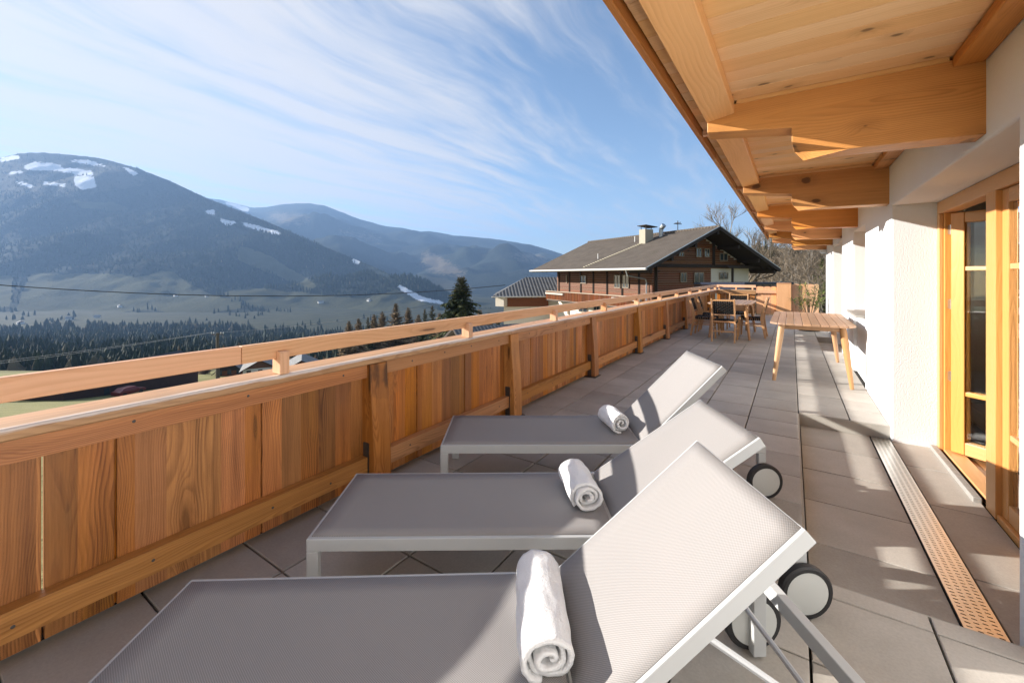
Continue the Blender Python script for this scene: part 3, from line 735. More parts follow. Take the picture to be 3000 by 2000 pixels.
# ------------------------------------------------------------------ terrain
PD=[(0,-5.6),(15,-5.6),(22,-6.8),(35,-10.2),(50,-14.2),(62,-17.3),(88,-21.5),(100,-22.8),(150,-33.),(250,-55.),(400,-85.),(700,-112.),(1000,-118.),(1500,-120.),(60000,-120.)]
_px=np.array([p[0] for p in PD]); _pz=np.array([p[1] for p in PD])
def gz(x,y):
    w=x*FW.x+y*FW.y; l=x*RT.x+y*RT.y
    z=float(np.interp(max(w,0),_px,_pz))
    if w>20:
        u=l/w; s=min(max((u-.40)/.20,0),1); s=s*s*(3-2*s)
        z+=s*min(max(0,w-34)*.40,37)
        if w>70: z+=mnoise.noise(Vector((x*.012,y*.012,0)))*min((w-70)*.03,6)
    return z
def grass_mat():
    n=mat('winter meadow'); tc=n.new('ShaderNodeTexCoord').outputs['Object']
    a=n.noise(tc,.02,5,.6).outputs[0]; b=n.noise(tc,.35,5,.65).outputs[0]; c=n.noise(tc,6,3).outputs[0]
    col=n.ramp(n.math('ADD',n.math('MULTIPLY',a,.5),n.math('MULTIPLY',b,.5)),[(.35,(.20,.19,.075)),(.5,(.29,.265,.11)),(.65,(.35,.31,.14))])
    col=n.mix(n.maprange(c,.3,.7,0,.35),col,(.10,.10,.04))
    fr=n.attr('far').outputs['Fac']; col=n.mix(fr,col,n.ramp(a,[(.35,(.022,.027,.014)),(.65,(.040,.042,.022))]))  # far valley darkened: forest floor, plus valley shade put into the meadow colour
    at_=n.attr('hill'); br=n.ramp(b,[(.3,(.055,.045,.025)),(.6,(.13,.10,.055)),(.8,(.10,.11,.04))])
    col=n.mix(at_.outputs['Fac'],col,br)
    return setp(n,col,.95,0,n.bump(c,.6,.15),.1)
def grid_mesh(name,P,nu,nv,mats,attrs=None,smooth=True):
    me=bpy.data.meshes.new(name); fs=[(i*nv+j,(i+1)*nv+j,(i+1)*nv+j+1,i*nv+j+1) for i in range(nu-1) for j in range(nv-1)]
    me.from_pydata([tuple(p) for p in P],[],fs); me.materials.append(mats)
    for k,v in (attrs or {}).items():
        a=me.attributes.new(k,'FLOAT','POINT'); a.data.foreach_set('value',np.array(v,dtype=np.float32))
    me.polygons.foreach_set('use_smooth',[smooth]*len(fs)); me.update()
    o=bpy.data.objects.new(name,me); COL.objects.link(o); return o
rad=[0.]+list(np.geomspace(3,220,90))+list(np.geomspace(230,26000,46)); na=220
P=[];hl=[];fa_=[]
for r in rad:
    for k in range(na+1):
        a=2*PI*k/na; x,y=min(max(r*math.cos(a),-8900),8900),min(max(r*math.sin(a),-490),11500); P.append((x,y,gz(x,y)))
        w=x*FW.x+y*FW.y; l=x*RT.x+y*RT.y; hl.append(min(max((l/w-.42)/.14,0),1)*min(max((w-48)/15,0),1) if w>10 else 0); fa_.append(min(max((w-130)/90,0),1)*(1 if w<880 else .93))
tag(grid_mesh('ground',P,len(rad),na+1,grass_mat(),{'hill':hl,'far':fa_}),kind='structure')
# --- mountains: each a sheet from the valley floor over its ridge and down behind
def inpoly(x,y,poly):
    c=False; n=len(poly); j=n-1
    for i in range(n):
        xi,yi=poly[i]; xj,yj=poly[j]
        if (yi>y)!=(yj>y) and x<(xj-xi)*(y-yi)/(yj-yi)+xi: c=not c
        j=i
    return c
def mount_mat(name,forest,meadow,brown):
    n=mat(name); tc=n.new('ShaderNodeTexCoord').outputs['Object']
    ms=n.attr('meadow').outputs['Fac']; sn=n.attr('snow').outputs['Fac']; bw=n.attr('bare').outputs['Fac']
    e=n.math('MULTIPLY',n.math('SUBTRACT',n.noise(tc,.012,5,.65).outputs[0],.5),.9)
    e2=n.math('MULTIPLY',n.math('SUBTRACT',n.noise(tc,.035,5,.75).outputs[0],.5),1.5)
    tv=n.noise(n.vmath('MULTIPLY',tc,(1,1,.35)),.09,4,.75).outputs[0]; big=n.noise(tc,.0022,4,.6).outputs[0]
    f=n.ramp(n.math('ADD',n.math('MULTIPLY',tv,.65),n.math('MULTIPLY',big,.35)),[(.36,tuple(c*.55 for c in forest)),(.5,forest),(.66,tuple(c*1.9 for c in forest))])
    me=n.mix(n.maprange(n.noise(tc,.006,4).outputs[0],.3,.7,0,1),meadow,tuple(c*.72 for c in meadow))
    col=n.mix(n.maprange(n.math('ADD',ms,e),.42,.58,0,1,True),f,me)
    col=n.mix(n.maprange(n.math('ADD',bw,n.math('ADD',e,e2)),.40,.75,0,.85,True),col,brown)
    col=n.mix(n.maprange(n.math('ADD',sn,n.math('MULTIPLY',e2,.75)),.32,.56,0,1,True),col,(.82,.84,.88))
    return setp(n,col,.95,0,n.bump(tv,.8,14.),.05)
def raster(polys,x0,y0,w,h,st,rad):
    X,Y=np.meshgrid(x0+st*(np.arange(w)+.5),y0+st*(np.arange(h)+.5)); M=np.zeros((h,w))
    for poly in polys:
        c=np.zeros((h,w),bool); n=len(poly); j=n-1
        for i in range(n):
            xi,yi=poly[i]; xj,yj=poly[j]
            if yi!=yj: c^=((yi>Y)!=(yj>Y))&(X<(xj-xi)*(Y-yi)/(yj-yi)+xi)
            j=i
        M=np.maximum(M,c)
    for _ in range(3):
        for ax in (0,1):
            k=max(1,int(rad/st/2)); P_=np.pad(M,[(k+1,k) if a==ax else (0,0) for a in (0,1)],mode='edge'); C_=np.cumsum(P_,axis=ax)
            M=(np.take(C_,range(2*k+1,C_.shape[ax]),axis=ax)-np.take(C_,range(0,C_.shape[ax]-2*k-1),axis=ax))/(2*k+1)
    return M
def mountain(name,sil,foot,nu,nv,m,masks,amp,back,curve=1.5,xr=None):
    sx=[s[0] for s in sil]; sy=[s[1] for s in sil]; sd=[s[2] for s in sil]
    RX,RY,RW,RH,RS=-700,400,1000,220,3; ras={k:raster(masks.get(k,[]),RX,RY,RW,RH,RS,{'snow':2.1,'meadow':16,'bare':26}[k]) for k in ('meadow','snow','bare')}
    X=np.linspace(sx[0],sx[-1],nu); P=[];A={'meadow':[],'snow':[],'bare':[]}; rows=[]
    T=list(np.linspace(0,1,nv)); 
    for x in X:
        dr=float(np.interp(x,sx,sd)); yr=float(np.interp(x,sx,sy)); zr=H-(yr-HY)/FPX*dr
        df,zf=foot(x)
        for t in T:                                    # t 0 foot .. 1 ridge
            D=df+(dr-df)*t; z=zf+(zr-zf)*(t**curve)
            p=gnd(x,D,z); 
            nz=mnoise.fractal(Vector((p.x*.0016,p.y*.0016,name.__len__()*.7)),1.0,2.0,5)*amp*math.sin(PI*min(t,1))**.8
            g=mnoise.ridged_multi_fractal(Vector((p.x*.0009,p.y*.0009,3.1)),1.,2.,4,1.,2.)-1
            p.z+=nz+g*amp*.35*math.sin(PI*t)
            if t==1: p.z+=mnoise.noise(Vector((x*.05,1,2)))*dr*.0012
            px=x; py=HY-(p.z-H)/D*FPX
            P.append(p)
            iy=int((py-RY)/RS); ix=int((px-RX)/RS)
            for k in A: A[k].append(float(ras[k][iy,ix]) if 0<=iy<RH and 0<=ix<RW else 0.)
        for b in range(1,6):
            D=dr+back*b/5; p=gnd(x,D,zr-(zr-zf)*(b/5)**1.4); P.append(p)
            for k in A: A[k].append(0.)
    o=grid_mesh(name,P,nu,nv+5,m,A); tag(o,kind='structure'); return P,nv+5
S1=[(-520,503,3300),(-200,474,3500),(0,463,3500),(60,449,3500),(120,447,3500),(200,453,3500),(290,463,3500),(330,473,3450),(400,492,3400),(500,531,3300),(600,578,3180),(700,617,3050),(800,657,2900),(900,702,2750),(1000,743,2600),(1100,784,2400),(1200,832,2150),(1280,866,1950),(1380,905,1700),(1450,925,1550)]
meadow=[[(90,800),(350,803),(400,815),(480,792),(505,792),(545,828),(610,858),(725,900),(560,925),(430,905),(300,925),(40,940),(60,870)],[(700,720),(768,738),(860,790),(940,842),(900,850),(802,802),(690,762)],[(640,852),(760,845),(900,858),(1010,872),(1110,864),(1160,846),(1250,880),(1330,892),(1280,912),(900,925),(740,900)],[(-600,820),(-60,815),(40,805),(30,900),(-600,930)],[(1055,770),(1100,795),(1170,828),(1166,836),(1095,803)],[(200,590),(330,592),(400,620),(250,612)]]
snow=[[(218,516),(277,520),(281,549),(243,555),(221,546)],[(22,529),(60,532),(112,549),(86,549)],[(118,531),(195,540),(199,547),(130,541)],[(62,490),(100,476),(150,478),(190,488),(170,497),(120,500),(90,498)],[(150,500),(210,492),(272,502),(276,514),(225,511),(200,505)],[(18,505),(60,500),(75,508),(25,510)],[(185,470),(262,470),(330,492),(285,486)],[(0,462),(55,455),(60,465),(0,475)],[(348,482),(382,497),(415,512),(388,513)],[(590,622),(632,612),(628,632)],[(636,634),(664,646),(696,650),(694,656),(658,658)],[(700,648),(742,658),(826,682),(824,688),(765,679),(715,662)],[(1032,754),(1058,766),(1050,776),(1029,766)],[(1166,831),(1202,850),(1242,871),(1305,884),(1300,891),(1234,882),(1198,864),(1168,845)]]
bare=[[(-300,480),(0,470),(330,480),(460,530),(330,560),(0,590),(-300,600)]]
P1,nv1=mountain('mountain',S1,lambda x:(1350+max(0,(x-900))*.25,-122),460,150,mount_mat('wooded mountain',(.028,.034,.024),(.098,.098,.052),(.10,.088,.062)),dict(meadow=meadow,snow=snow,bare=bare),115,1500)
S2=[(300,640,7600),(500,600,7600),(600,580,7500),(640,584,7400),(700,599,7300),(740,609,7200),(780,607,7100),(830,598,7000),(900,595,6900),(950,602,6800),(1050,641,6700),(1130,663,6600),(1190,669,6600),(1220,679,6500),(1262,677,6500),(1330,690,6400),(1400,696,6400),(1440,699,6300),(1500,708,6200),(1560,718,6100),(1620,735,6000),(1700,762,5800),(1850,800,5200),(2000,840,4500)]
bare2=[[(758,628),(790,622),(890,624),(925,648),(900,665),(800,650)],[(1235,725),(1290,750),(1400,815),(1340,812),(1230,790)],[(1450,735),(1560,740),(1640,765),(1560,775)],[(960,660),(1120,690),(1150,720),(1000,690)]]
snow2=[[(640,586),(700,601),(735,612),(725,622),(670,600)]]
mountain('far_mountain',S2,lambda x:(2300,-120),150,60,mount_mat('far wooded mountain',(.035,.042,.032),(.10,.095,.06),(.20,.16,.11)),dict(bare=bare2,snow=snow2,meadow=[[(1150,800),(1300,815),(1420,848),(1330,858),(1200,850)]]),170,3000,1.25)
# ------------------------------------------------------------------ forests as masses
def cone_tree(V,F,C,p,h,r,col,k=6):
    b=len(V); tw=random.uniform(0,6)
    V.append((p[0],p[1],p[2]+h))
    for lvl,(f,q) in enumerate(((.80,.34),(.48,.72),(.10,1.0))):
        for j in range(k):
            a=tw+lvl*.5+2*PI*j/k; rj=r*q*random.uniform(.7,1.25); V.append((p[0]+rj*math.cos(a),p[1]+rj*math.sin(a),p[2]+h*f*random.uniform(.85,1.1)))
    for j in range(k): F.append((b,b+1+j,b+1+(j+1)%k))
    for l in range(2):
        for j in range(k):
            a=b+1+l*k; F.append((a+j,a+k+j,a+k+(j+1)%k,a+(j+1)%k))
    C.extend([col]*(1+3*k))
def mass(name,V,F,C,m,label,cat):
    me=bpy.data.meshes.new(name); me.from_pydata(V,[],F); me.materials.append(m); a=me.attributes.new('rnd','FLOAT','POINT'); a.data.foreach_set('value',np.array(C,dtype=np.float32)); me.update()
    o=bpy.data.objects.new(name,me); COL.objects.link(o); return tag(o,label,cat,kind='stuff')
M_forest=leaf_mat('forest foliage',[(0,(.012,.022,.010)),(.55,(.030,.045,.020)),(.8,(.07,.065,.03)),(1,(.16,.125,.075))],.9)
V,F,C=[],[],[]
for i in range(26000):
    px=random.uniform(-700,1500); D=random.choice([random.uniform(165,340),random.uniform(330,560),random.uniform(450,900)])
    lim=980 if px<250 else (900 if px<740 else 800)
    if px<250: lim=900-80*math.sin(px*.03)
    if D>lim or (D<340 and (px>1000 or D<165+(100-px)*-.02)): continue
    p=gnd(px,D,0); z=gz(p.x,p.y); h=random.triangular(9,27,15)*(1 if D>340 else .38+.62*(D-165)/175); broad=random.random()<.12
    cone_tree(V,F,C,(p.x,p.y,z-1),h*(.8 if broad else 1),h*random.uniform(.15,.24)*(1.6 if broad else 1),random.uniform(.82,1) if broad else min(.78,abs(random.gauss(.3,.22))))
for i in range(260):   # scattered rows on the lower meadows
    px=random.uniform(-300,1400); D=random.uniform(950,1330); p=gnd(px,D,0)
    if mnoise.noise(Vector((p.x*.006,p.y*.006,4)))<.18: continue
    cone_tree(V,F,C,(p.x,p.y,gz(p.x,p.y)-1),random.uniform(8,20),random.uniform(2,4),abs(random.gauss(.35,.25))%1)
mass('valley_forest',V,F,C,M_forest,'dark spruce forest filling the valley floor behind the utility pole','forest')
V,F,C=[],[],[]
nu=460
for i in range(16000):
    u=random.randrange(nu-1); v=int((random.random()**.8)*(nv1-7)); a=P1[u*nv1+v]; b=P1[(u+1)*nv1+v+1]; t=random.random(); p=a*(1-t)+b*t
    D=p.dot(FW); px=1500+FPX*p.dot(RT)/D; py=HY-(p.z-H)/D*FPX
    if any(inpoly(px,py,q) for q in meadow+snow) : continue
    if py<560 and random.random()<.75: continue
    cone_tree(V,F,C,(p.x,p.y,p.z-2),random.uniform(14,26),random.uniform(2.6,4.2),min(1,abs(random.gauss(.32,.22))),4)
mass('mountain_forest',V,F,C,M_forest,'spruce woods covering the flank of the big mountain on the left','forest')
# ------------------------------------------------------------------ trees near the house
M_trunk=plain('tree bark',(.10,.075,.05),.9,nscale=4,namp=.3)
M_grey=plain('grey bark',(.20,.175,.145),.9,nscale=4,namp=.3)
M_spruce=leaf_mat('spruce needles',[(0,(.012,.022,.008)),(.5,(.030,.045,.014)),(.85,(.075,.080,.022)),(1,(.13,.115,.035))],.75)
M_larch=leaf_mat('bare larch twigs',[(0,(.12,.085,.05)),(.5,(.27,.185,.10)),(1,(.40,.28,.15))],.9)
M_green=leaf_mat('juniper needles',[(0,(.03,.045,.012)),(.6,(.09,.11,.025)),(1,(.17,.17,.05))],.8)
M_twig=leaf_mat('bare twigs',[(0,(.09,.07,.05)),(.5,(.19,.145,.10)),(1,(.33,.26,.18))],.9)
def conifer(name,loc,h,r,seed,fol,label,group=None,dens=1.0,droop=.35,scrag=.3,qs=.14):
    rr=random.Random(seed); e=empty(name,loc,label,'tree',group); k=dict(parent=e,local=True)
    t=MB(); t.tube([(0,0,-1.5),(0,0,h*.3),(rr.uniform(-.05,.05)*h*.1,0,h*.7),(0,0,h)],[h*.022,h*.017,h*.009,h*.002],7)
    f=MB(); nw=int(h*2.6*dens)+5
    for i in range(nw):
        z=h*(.06+.93*(i/nw)**.92); rl=r*(1-z/h)**.7*(1+.6*scrag*rr.uniform(-1,.8)); rl=max(rl,.12*r*rr.random())
        nb=max(4,int(7*dens))
        for j in range(nb):
            a=rr.uniform(0,2*PI); L=rl*rr.uniform(.65,1.15)*(1+scrag*1.1*mnoise.noise(Vector((math.cos(a)*1.3+seed,math.sin(a)*1.3,z*.55)))); d=Vector((math.cos(a),math.sin(a),0)); sd=Vector((-d.y,d.x,0))
            dz=-droop*L*rr.uniform(.6,1.3)+.05*h*(z/h)**3
            t.tube([(0,0,z),d*L*.55+Vector((0,0,z+dz*.35)),d*L+Vector((0,0,z+dz))],[h*.0035,h*.0025,h*.001],3,cap=False)
            c=rr.random()*.6
            ns=max(3,int(L/qs*1.25))
            for q in range(ns):
                s=(q+.5)/ns; p=d*L*s+Vector((0,0,z+dz*s*s*.9+dz*.1*s)); w=L*.30*(1-s*.6)*rr.uniform(.6,1.2)
                for side in (-1,1,0):
                    tip=p+sd*side*w+d*w*rr.uniform(.3,.8)+Vector((0,0,-w*rr.uniform(.3,.9)))
                    ww=qs*rr.uniform(.35,.7); ax=(tip-p); 
                    if ax.length<1e-3: continue
                    nrm=ax.normalized().cross(Vector((rr.uniform(-.4,.4),rr.uniform(-.4,.4),1))).normalized()*ww
                    f.add([p-nrm*.4,p+nrm*.4,p+ax*.6+nrm,tip,p+ax*.6-nrm],[(0,1,2,3,4)],rnd=min(1,c+rr.random()*.45))
    t.build('trunk',M_trunk,**k); f.build('crown',fol,**k); return e
def bare_tree(name,loc,h,seed,m,label,group=None,spread=.5,depth=4,twig=1.0):
    rr=random.Random(seed); e=empty(name,loc,label,'tree',group); k=dict(parent=e,local=True); t=MB(); c=MB()
    def grow(p,d,L,r,lv):
        n=3; pts=[p]; q=p.copy(); dd=d.copy()
        for i in range(n):
            w_=.04 if lv==0 else .13; dd=(dd+Vector((rr.gauss(0,w_),rr.gauss(0,w_),rr.gauss(.04,.08)))).normalized(); q=q+dd*L/n; pts.append(q.copy())
        (t if lv<2 else c).tube(pts,[r,r*.85,r*.7,r*.5],4 if lv<2 else 3,rnd=rr.random(),cap=False)
        if lv>=depth: return
        nb=rr.randint(3,5) if lv<depth-1 else int(rr.randint(4,7)*twig)
        if lv==0: nb=10
        for i in range(nb):
            s=rr.uniform(.3,1.0); j=min(int(s*n),n-1); pp=pts[j].lerp(pts[j+1],s*n-j if s*n-j<=1 else 1)
            a=rr.uniform(0,2*PI) if lv else i*2.4+rr.uniform(-.4,.4); side=Vector((math.cos(a),math.sin(a),rr.uniform(-.1,.5))); nd=(dd*(1-spread)+side*spread).normalized()
            grow(pp,nd,L*rr.uniform(.42,.68),r*.5,lv+1)
    grow(Vector((0,0,-.5)),Vector((0,0,1)),h*.62,h*.014,0)
    t.build('trunk',m,**k); 
    if c.v: c.build('crown',M_twig,**k)
    return e
def onground(px,D): 
    p=gnd(px,D,0); p.z=gz(p.x,p.y); return p
p=onground(1352,46); conifer('conifer_tree',p,H-(815-HY)/FPX*46-p.z,4.9,11,M_spruce,'tall dark spruce with ragged drooping branches left of the grey annex roof',None,2.3,.5,.5,.20)
# larches below the railing, sharing a few crown meshes
lar=[conifer('larch_tree',(0,0,-500),12,2.3,20+i,M_larch,'x','larches on the slope behind the railing',1.7,.1,.4,.30) for i in range(3)]
dsp=[conifer('spruce_tree',(0,0,-500),12,2.1,40+i,M_spruce,'x','spruces on the slope behind the railing',1.2,.35,.3,.2) for i in range(2)]
def place(src,loc,h,base_h,label,rz,sx=1.0):
    c=copy_tree(src); c.location=loc; s=h/base_h; c.scale=(s*sx,s*sx,s); c.rotation_euler=(0,0,rz); c['label']=label; return c
row=[(1022,82,957,'L','leftmost pale larch rising above the handrail, left of the row of larches'),(1050,84,950,'L','second larch from the left in the row above the handrail'),(1078,90,945,'S','narrow dark spruce between two pale larches above the handrail'),(1096,92,938,'L','slim pale larch right of the narrow dark spruce'),(1120,96,930,'L','grey larch just left of the tallest larch of the row'),(1160,98,906,'L','tallest tan larch of the row above the handrail'),(1196,100,918,'L','bushy larch just right of the tallest larch'),(1226,94,938,'L','low larch in the gap between the tallest larch and the green spruces'),(1244,88,921,'S','left one of two green spruces standing beside the ragged spruce'),(1266,84,910,'S','green spruce nearest to the ragged spruce on its left side'),(1288,76,935,'L','small larch at the foot of the ragged spruce'),(1405,62,925,'L','reddish larch between the ragged spruce and the annex wall'),(1432,58,935,'L','low larch in front of the left corner of the annex wall'),(1460,54,940,'S','small spruce half hidden by the annex wall')]
for i,(px,D,y,kd,lab) in enumerate(row):
    p=onground(px,D); h=H-(y-14-HY)/FPX*D-p.z
    place((lar[i%3] if kd=='L' else dsp[i%2]),p,h,12,lab,i*1.7,1.25 if kd=='L' else 1.1)
for i,(px,D,y,lab) in enumerate([(58,215,1068,'round reddish bare tree just above the handrail at the left picture edge'),(20,220,1085,'low dark tree left of the round reddish bare tree'),(525,150,1015,'faint pale larch above the handrail left of the utility pole'),(655,140,1012,'pale larch just behind the utility pole'),(700,150,1004,'pale larch right of the utility pole'),(90,225,1082,'smaller reddish tree right of the round bare tree')]):
    p=onground(px,D); h=H-(y-HY)/FPX*D-p.z; place(lar[i%3],p,max(h,5),12,lab,i*2.1,1.5 if i in(0,5) else 1.1)
for i in range(26):
    px=[560,580,598,672,690,712,735,760,800,815,835,852,868,905,925,950,975,1000,1020,1045,1065,1090,1120,1150,1180,1210][i]; D=random.uniform(104,128) if px<1010 else random.uniform(70,100); p=onground(px,D)
    place(lar[i%3] if i%4 else dsp[i%2],p,random.uniform(3.2,6),12,'small %s tree among the village gardens, %s'%(['rusty','pale','dark','low','round','grey'][i%6],['far left beside the shed','just right of the utility pole','behind the small dark gabled house','behind the white house with pale roof','at the first handrail block','left of the broad brown gable','behind the broad brown gable','left of the navy roof','behind the navy roof','right of the navy roof','under the row of larches','under the tallest larch','near the ragged spruce'][i//2]),i,1.7)
for s in lar+dsp:
    for ch in list(s.children): bpy.data.objects.remove(ch)
    bpy.data.objects.remove(s)
# ------------------------------------------------------------------ neighbouring chalet
aR=math.atan((921-1500)/FPX)      # ridge direction seen from the camera
RD=(RT*math.sin(aR)+FW*math.cos(aR)).normalized(); GD=Vector((RD.y,-RD.x,0))
if GD.dot(RT)<0: GD=-GD
C0=at(1893,HY,27.0); C0.z=0
def lc(s,t,z): p=C0+GD*s+RD*t; p.z=z; return p
def to_plane(px,py,axis,val):
    """pixel ray meets chalet plane: axis 't' (gable) or 's' (long side) -> local (s,t,z)"""
    d=RT*((px-1500)/FPX)+FW+Vector((0,0,-(py-HY)/FPX)); nrm=RD if axis=='t' else GD
    o=Vector((0,0,H)); lam=((C0.dot(nrm)+val)-o.dot(nrm))/d.dot(nrm); p=o+d*lam
    return (p-C0).dot(GD),(p-C0).dot(RD),p.z
M_log=wood('weathered dark timber',(.19,.068,.024),(.070,.024,.010),40,.35,.2,.7,.9,.4)
M_logd=plain('black brown timber',(.030,.018,.012),.8,nscale=4,namp=.3)
M_redb=wood('red brown balcony board',(.38,.14,.045),(.18,.055,.018),60,.5,.2,.6,.8,.4)
M_cream=plain('cream render',(.66,.60,.52),.9,nscale=2,namp=.05)
M_frame=plain('pale window frame',(.34,.27,.20),.6)
def roof_mat(name,base,period,amp=.45):
    n=mat(name); G=n.attr('gr').outputs['Vector']; s=n.new('ShaderNodeSeparateXYZ'); n.link(G,s.inputs[0])
    a=n.math('SINE',n.math('MULTIPLY',s.outputs[0],2*PI/period)); fr=n.math('FRACT',n.math('DIVIDE',s.outputs[1],period*1.15))
    no=n.noise(G,1.2,5,.65).outputs[0]; n2=n.noise(G,7,3,.7).outputs[0]
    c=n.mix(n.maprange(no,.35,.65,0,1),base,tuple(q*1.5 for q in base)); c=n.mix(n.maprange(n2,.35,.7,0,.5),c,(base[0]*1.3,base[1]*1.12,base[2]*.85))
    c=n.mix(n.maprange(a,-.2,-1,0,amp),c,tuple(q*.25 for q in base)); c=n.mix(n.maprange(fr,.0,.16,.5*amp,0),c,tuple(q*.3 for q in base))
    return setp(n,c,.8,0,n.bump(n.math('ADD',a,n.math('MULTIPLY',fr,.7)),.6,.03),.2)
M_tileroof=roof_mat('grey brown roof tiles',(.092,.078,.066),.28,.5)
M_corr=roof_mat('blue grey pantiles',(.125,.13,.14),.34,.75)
SP=13.6; LR=15.8; ZE=1.80; ZP=4.80; GB=-11.5; t0=1.9; s0,s1=2.3,12.6; tE=14.6
nb=empty('neighbour_chalet',lc(6.8,8,-6),'large brown timber farmhouse with wide tiled gable roof beyond the end of the terrace','house')
m=MB(); sl_=(ZP-ZE)/(SP/2)
def roofz(s): return ZE+sl_*min(s,SP-s)
# walls
m.prism([(s0,GB),(s1,GB),(s1,roofz(s1)-.28),(SP/2,ZP-.3),(s0,roofz(s0)-.28)],t0,tE,lambda a,b,t:lc(a,t,b)); m.build('wall',M_cream,nb)
m=MB() # timber cladding of the upper storey, board by board, gable and long side
z=-1.05
while z<ZP-.45:
    zz=min(z+.17,ZP-.4); hh=(zz+z)/2
    lim=SP/2-(ZP-.36-zz)/sl_; a=max(s0-.06,lim); b=min(s1+.05,SP-lim)
    if zz<=2.02: b=8.15
    if b>a+.1: m.box((0,0,0),(1,1,1),0,M=Matrix.Identity(4)) if False else m.bar(lc(a,t0-.04,(z+zz)/2),lc(b,t0-.04,(z+zz)/2),.075,zz-z-.012)
    if zz<roofz(s0)-.25: m.bar(lc(s0-.04,t0+.01,(z+zz)/2),lc(s0-.04,tE,(z+zz)/2),.075,zz-z-.012)
    z=zz+.001
m.build('timber_wall',M_log,nb)
m=MB(); ex=.06
def beam(a,b,w,h): m.bar(a,b,w,h)
beam(lc(s0-.1,t0-.12,2.02),lc(s1+.1,t0-.12,2.02),.16,.22)
for px in (1918,2087): 
    s,_,_=to_plane(px,760,'t',t0); beam(lc(s,t0-.11,-1.1 if px<2000 else 2.1),lc(s,t0-.11,roofz(s)-.3),.14,.22)
s,_,_=to_plane(2119,800,'t',t0); beam(lc(s,t0-.8,-2),lc(s,t0-.8,2.0),.16,.16); beam(lc(s-.6,t0-.8,1.95),lc(s1+.9,t0-.8,1.95),.2,.2)
for k in range(7):
    tt=t0+1.2+k*1.85; beam(lc(s0-.10,tt,-1.1),lc(s0-.10,tt,roofz(s0)-.35),.13,.12)
for s in (.5,2.4,4.6,6.8,9.0,11.2,13.1): beam(lc(s,.08,roofz(s)-.42),lc(s,t0+.2,roofz(s)-.42),.20,.26)
for k in range(20): 
    tt=.3+k*.8; beam(lc(.15,tt,roofz(.15)-.20),lc(s0+.1,tt,roofz(s0+.1)-.20),.10,.14); beam(lc(SP-.15,tt,roofz(.15)-.20),lc(s1-.1,tt,roofz(s1)-.20),.10,.14)
m.build('dark_beam',M_logd,nb)
# roof planes
def roofslab(nm,parent,P00,P10,P11,P01,th,M,edge=None):
    """P00->P10 along the eave, P01/P11 the ridge"""
    m=MB(); L=(P10-P00).length; W=(P01-P00).length; dn=(P10-P00).cross(P01-P00).normalized(); dn=dn if dn.z>0 else -dn
    vs=[P00,P10,P11,P01]; v2=[p-dn*th for p in vs]; d=(P10-P00).normalized(); e=(P01-P00); 
    gr=[((p-P00).dot(d),(p-P00-d*(p-P00).dot(d)).length,0) for p in vs]
    m.add(vs,[(0,1,2,3)],gr,rnd=.5); m.add(vs+v2,[(7,6,5,4),(0,4,5,1),(1,5,6,2),(2,6,7,3),(3,7,4,0)],None,rnd=.5,mi=1)
    return m.build(nm,[M,edge or M_logd],parent)
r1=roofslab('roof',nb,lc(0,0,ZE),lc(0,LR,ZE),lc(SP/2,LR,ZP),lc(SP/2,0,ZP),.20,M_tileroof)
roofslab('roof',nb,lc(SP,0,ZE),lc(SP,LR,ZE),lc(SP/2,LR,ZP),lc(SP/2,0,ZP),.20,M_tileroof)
m=MB(); m.tube([lc(SP/2,-.02,ZP+.01),lc(SP/2,LR+.02,ZP+.01)],.10,8); m.build('ridge_tile',M_tileroof,r1)
m=MB()
for a,b in (((0,ZE),(SP/2,ZP)),((SP,ZE),(SP/2,ZP))): m.bar(lc(a[0],-.03,a[1]-.10),lc(b[0],-.03,b[1]-.10),.05,.26)
m.build('verge_board',M_logd,nb)
m=MB(); m.bar(lc(0,-.05,ZE+.03),lc(SP/2,-.05,ZP+.03),.05,.05); m.bar(lc(SP,-.05,ZE+.03),lc(SP/2,-.05,ZP+.03),.05,.05); m.build('verge_flashing',M_zinc,nb)
m=MB(); m.tube([lc(-.09,-.1,ZE-.06),lc(-.09,LR+.1,ZE-.06)],.085,8); m.build('gutter',plain('pale gutter',(.48,.46,.43),.5),nb)
m=MB(); m.tube([lc(-.05,1.9,ZE-.1),lc(.1,1.9,ZE-.5),lc(s0-.3,2.2,ZE-.75),lc(s0-.22,2.2,ZE-1.0),lc(s0-.22,2.2,-6)],.05,6); m.build('downpipe',M_zinc,nb)
m=MB(); m.tube([lc(SP-.1,.2,ZE-.1),lc(SP-.4,.3,ZE-.5),lc(s1+.2,1.4,.95),lc(s1+.2,1.4,-6)],.05,6); m.build('downpipe',M_logd,nb)
# chimney, vents, aerial: find them on the near roof slope
def on_roof(px,py):
    d=RT*((px-1500)/FPX)+FW+Vector((0,0,-(py-HY)/FPX)); a=lc(0,0,ZE); nn=(lc(0,1,ZE)-a).cross(lc(SP/2,0,ZP)-a); o=Vector((0,0,H))
    return o+d*((a-o).dot(nn)/d.dot(nn))
c=on_roof(1893,708); m=MB(); 
Mx=Matrix.Translation(c)@Matrix(((GD.x,RD.x,0,0),(GD.y,RD.y,0,0),(0,0,1,0),(0,0,0,1)))
m.box((-.42,-.35,-.6),(.42,.35,.98),2,M=Mx); ci=m.build('chimney',plain('chimney render',(.36,.33,.26),.9,nscale=6,namp=.12),r1,bevel=.01)
m=MB()
for a in (-.3,.3):
    for b in (-.25,.25): m.box((a-.02,b-.02,.98),(a+.02,b+.02,1.22),2,M=Mx)
m.box((-.62,-.5,1.22),(.62,.5,1.27),0,M=Mx@Matrix.Rotation(.10,4,'Y')); m.build('chimney_cap',M_logd,ci)
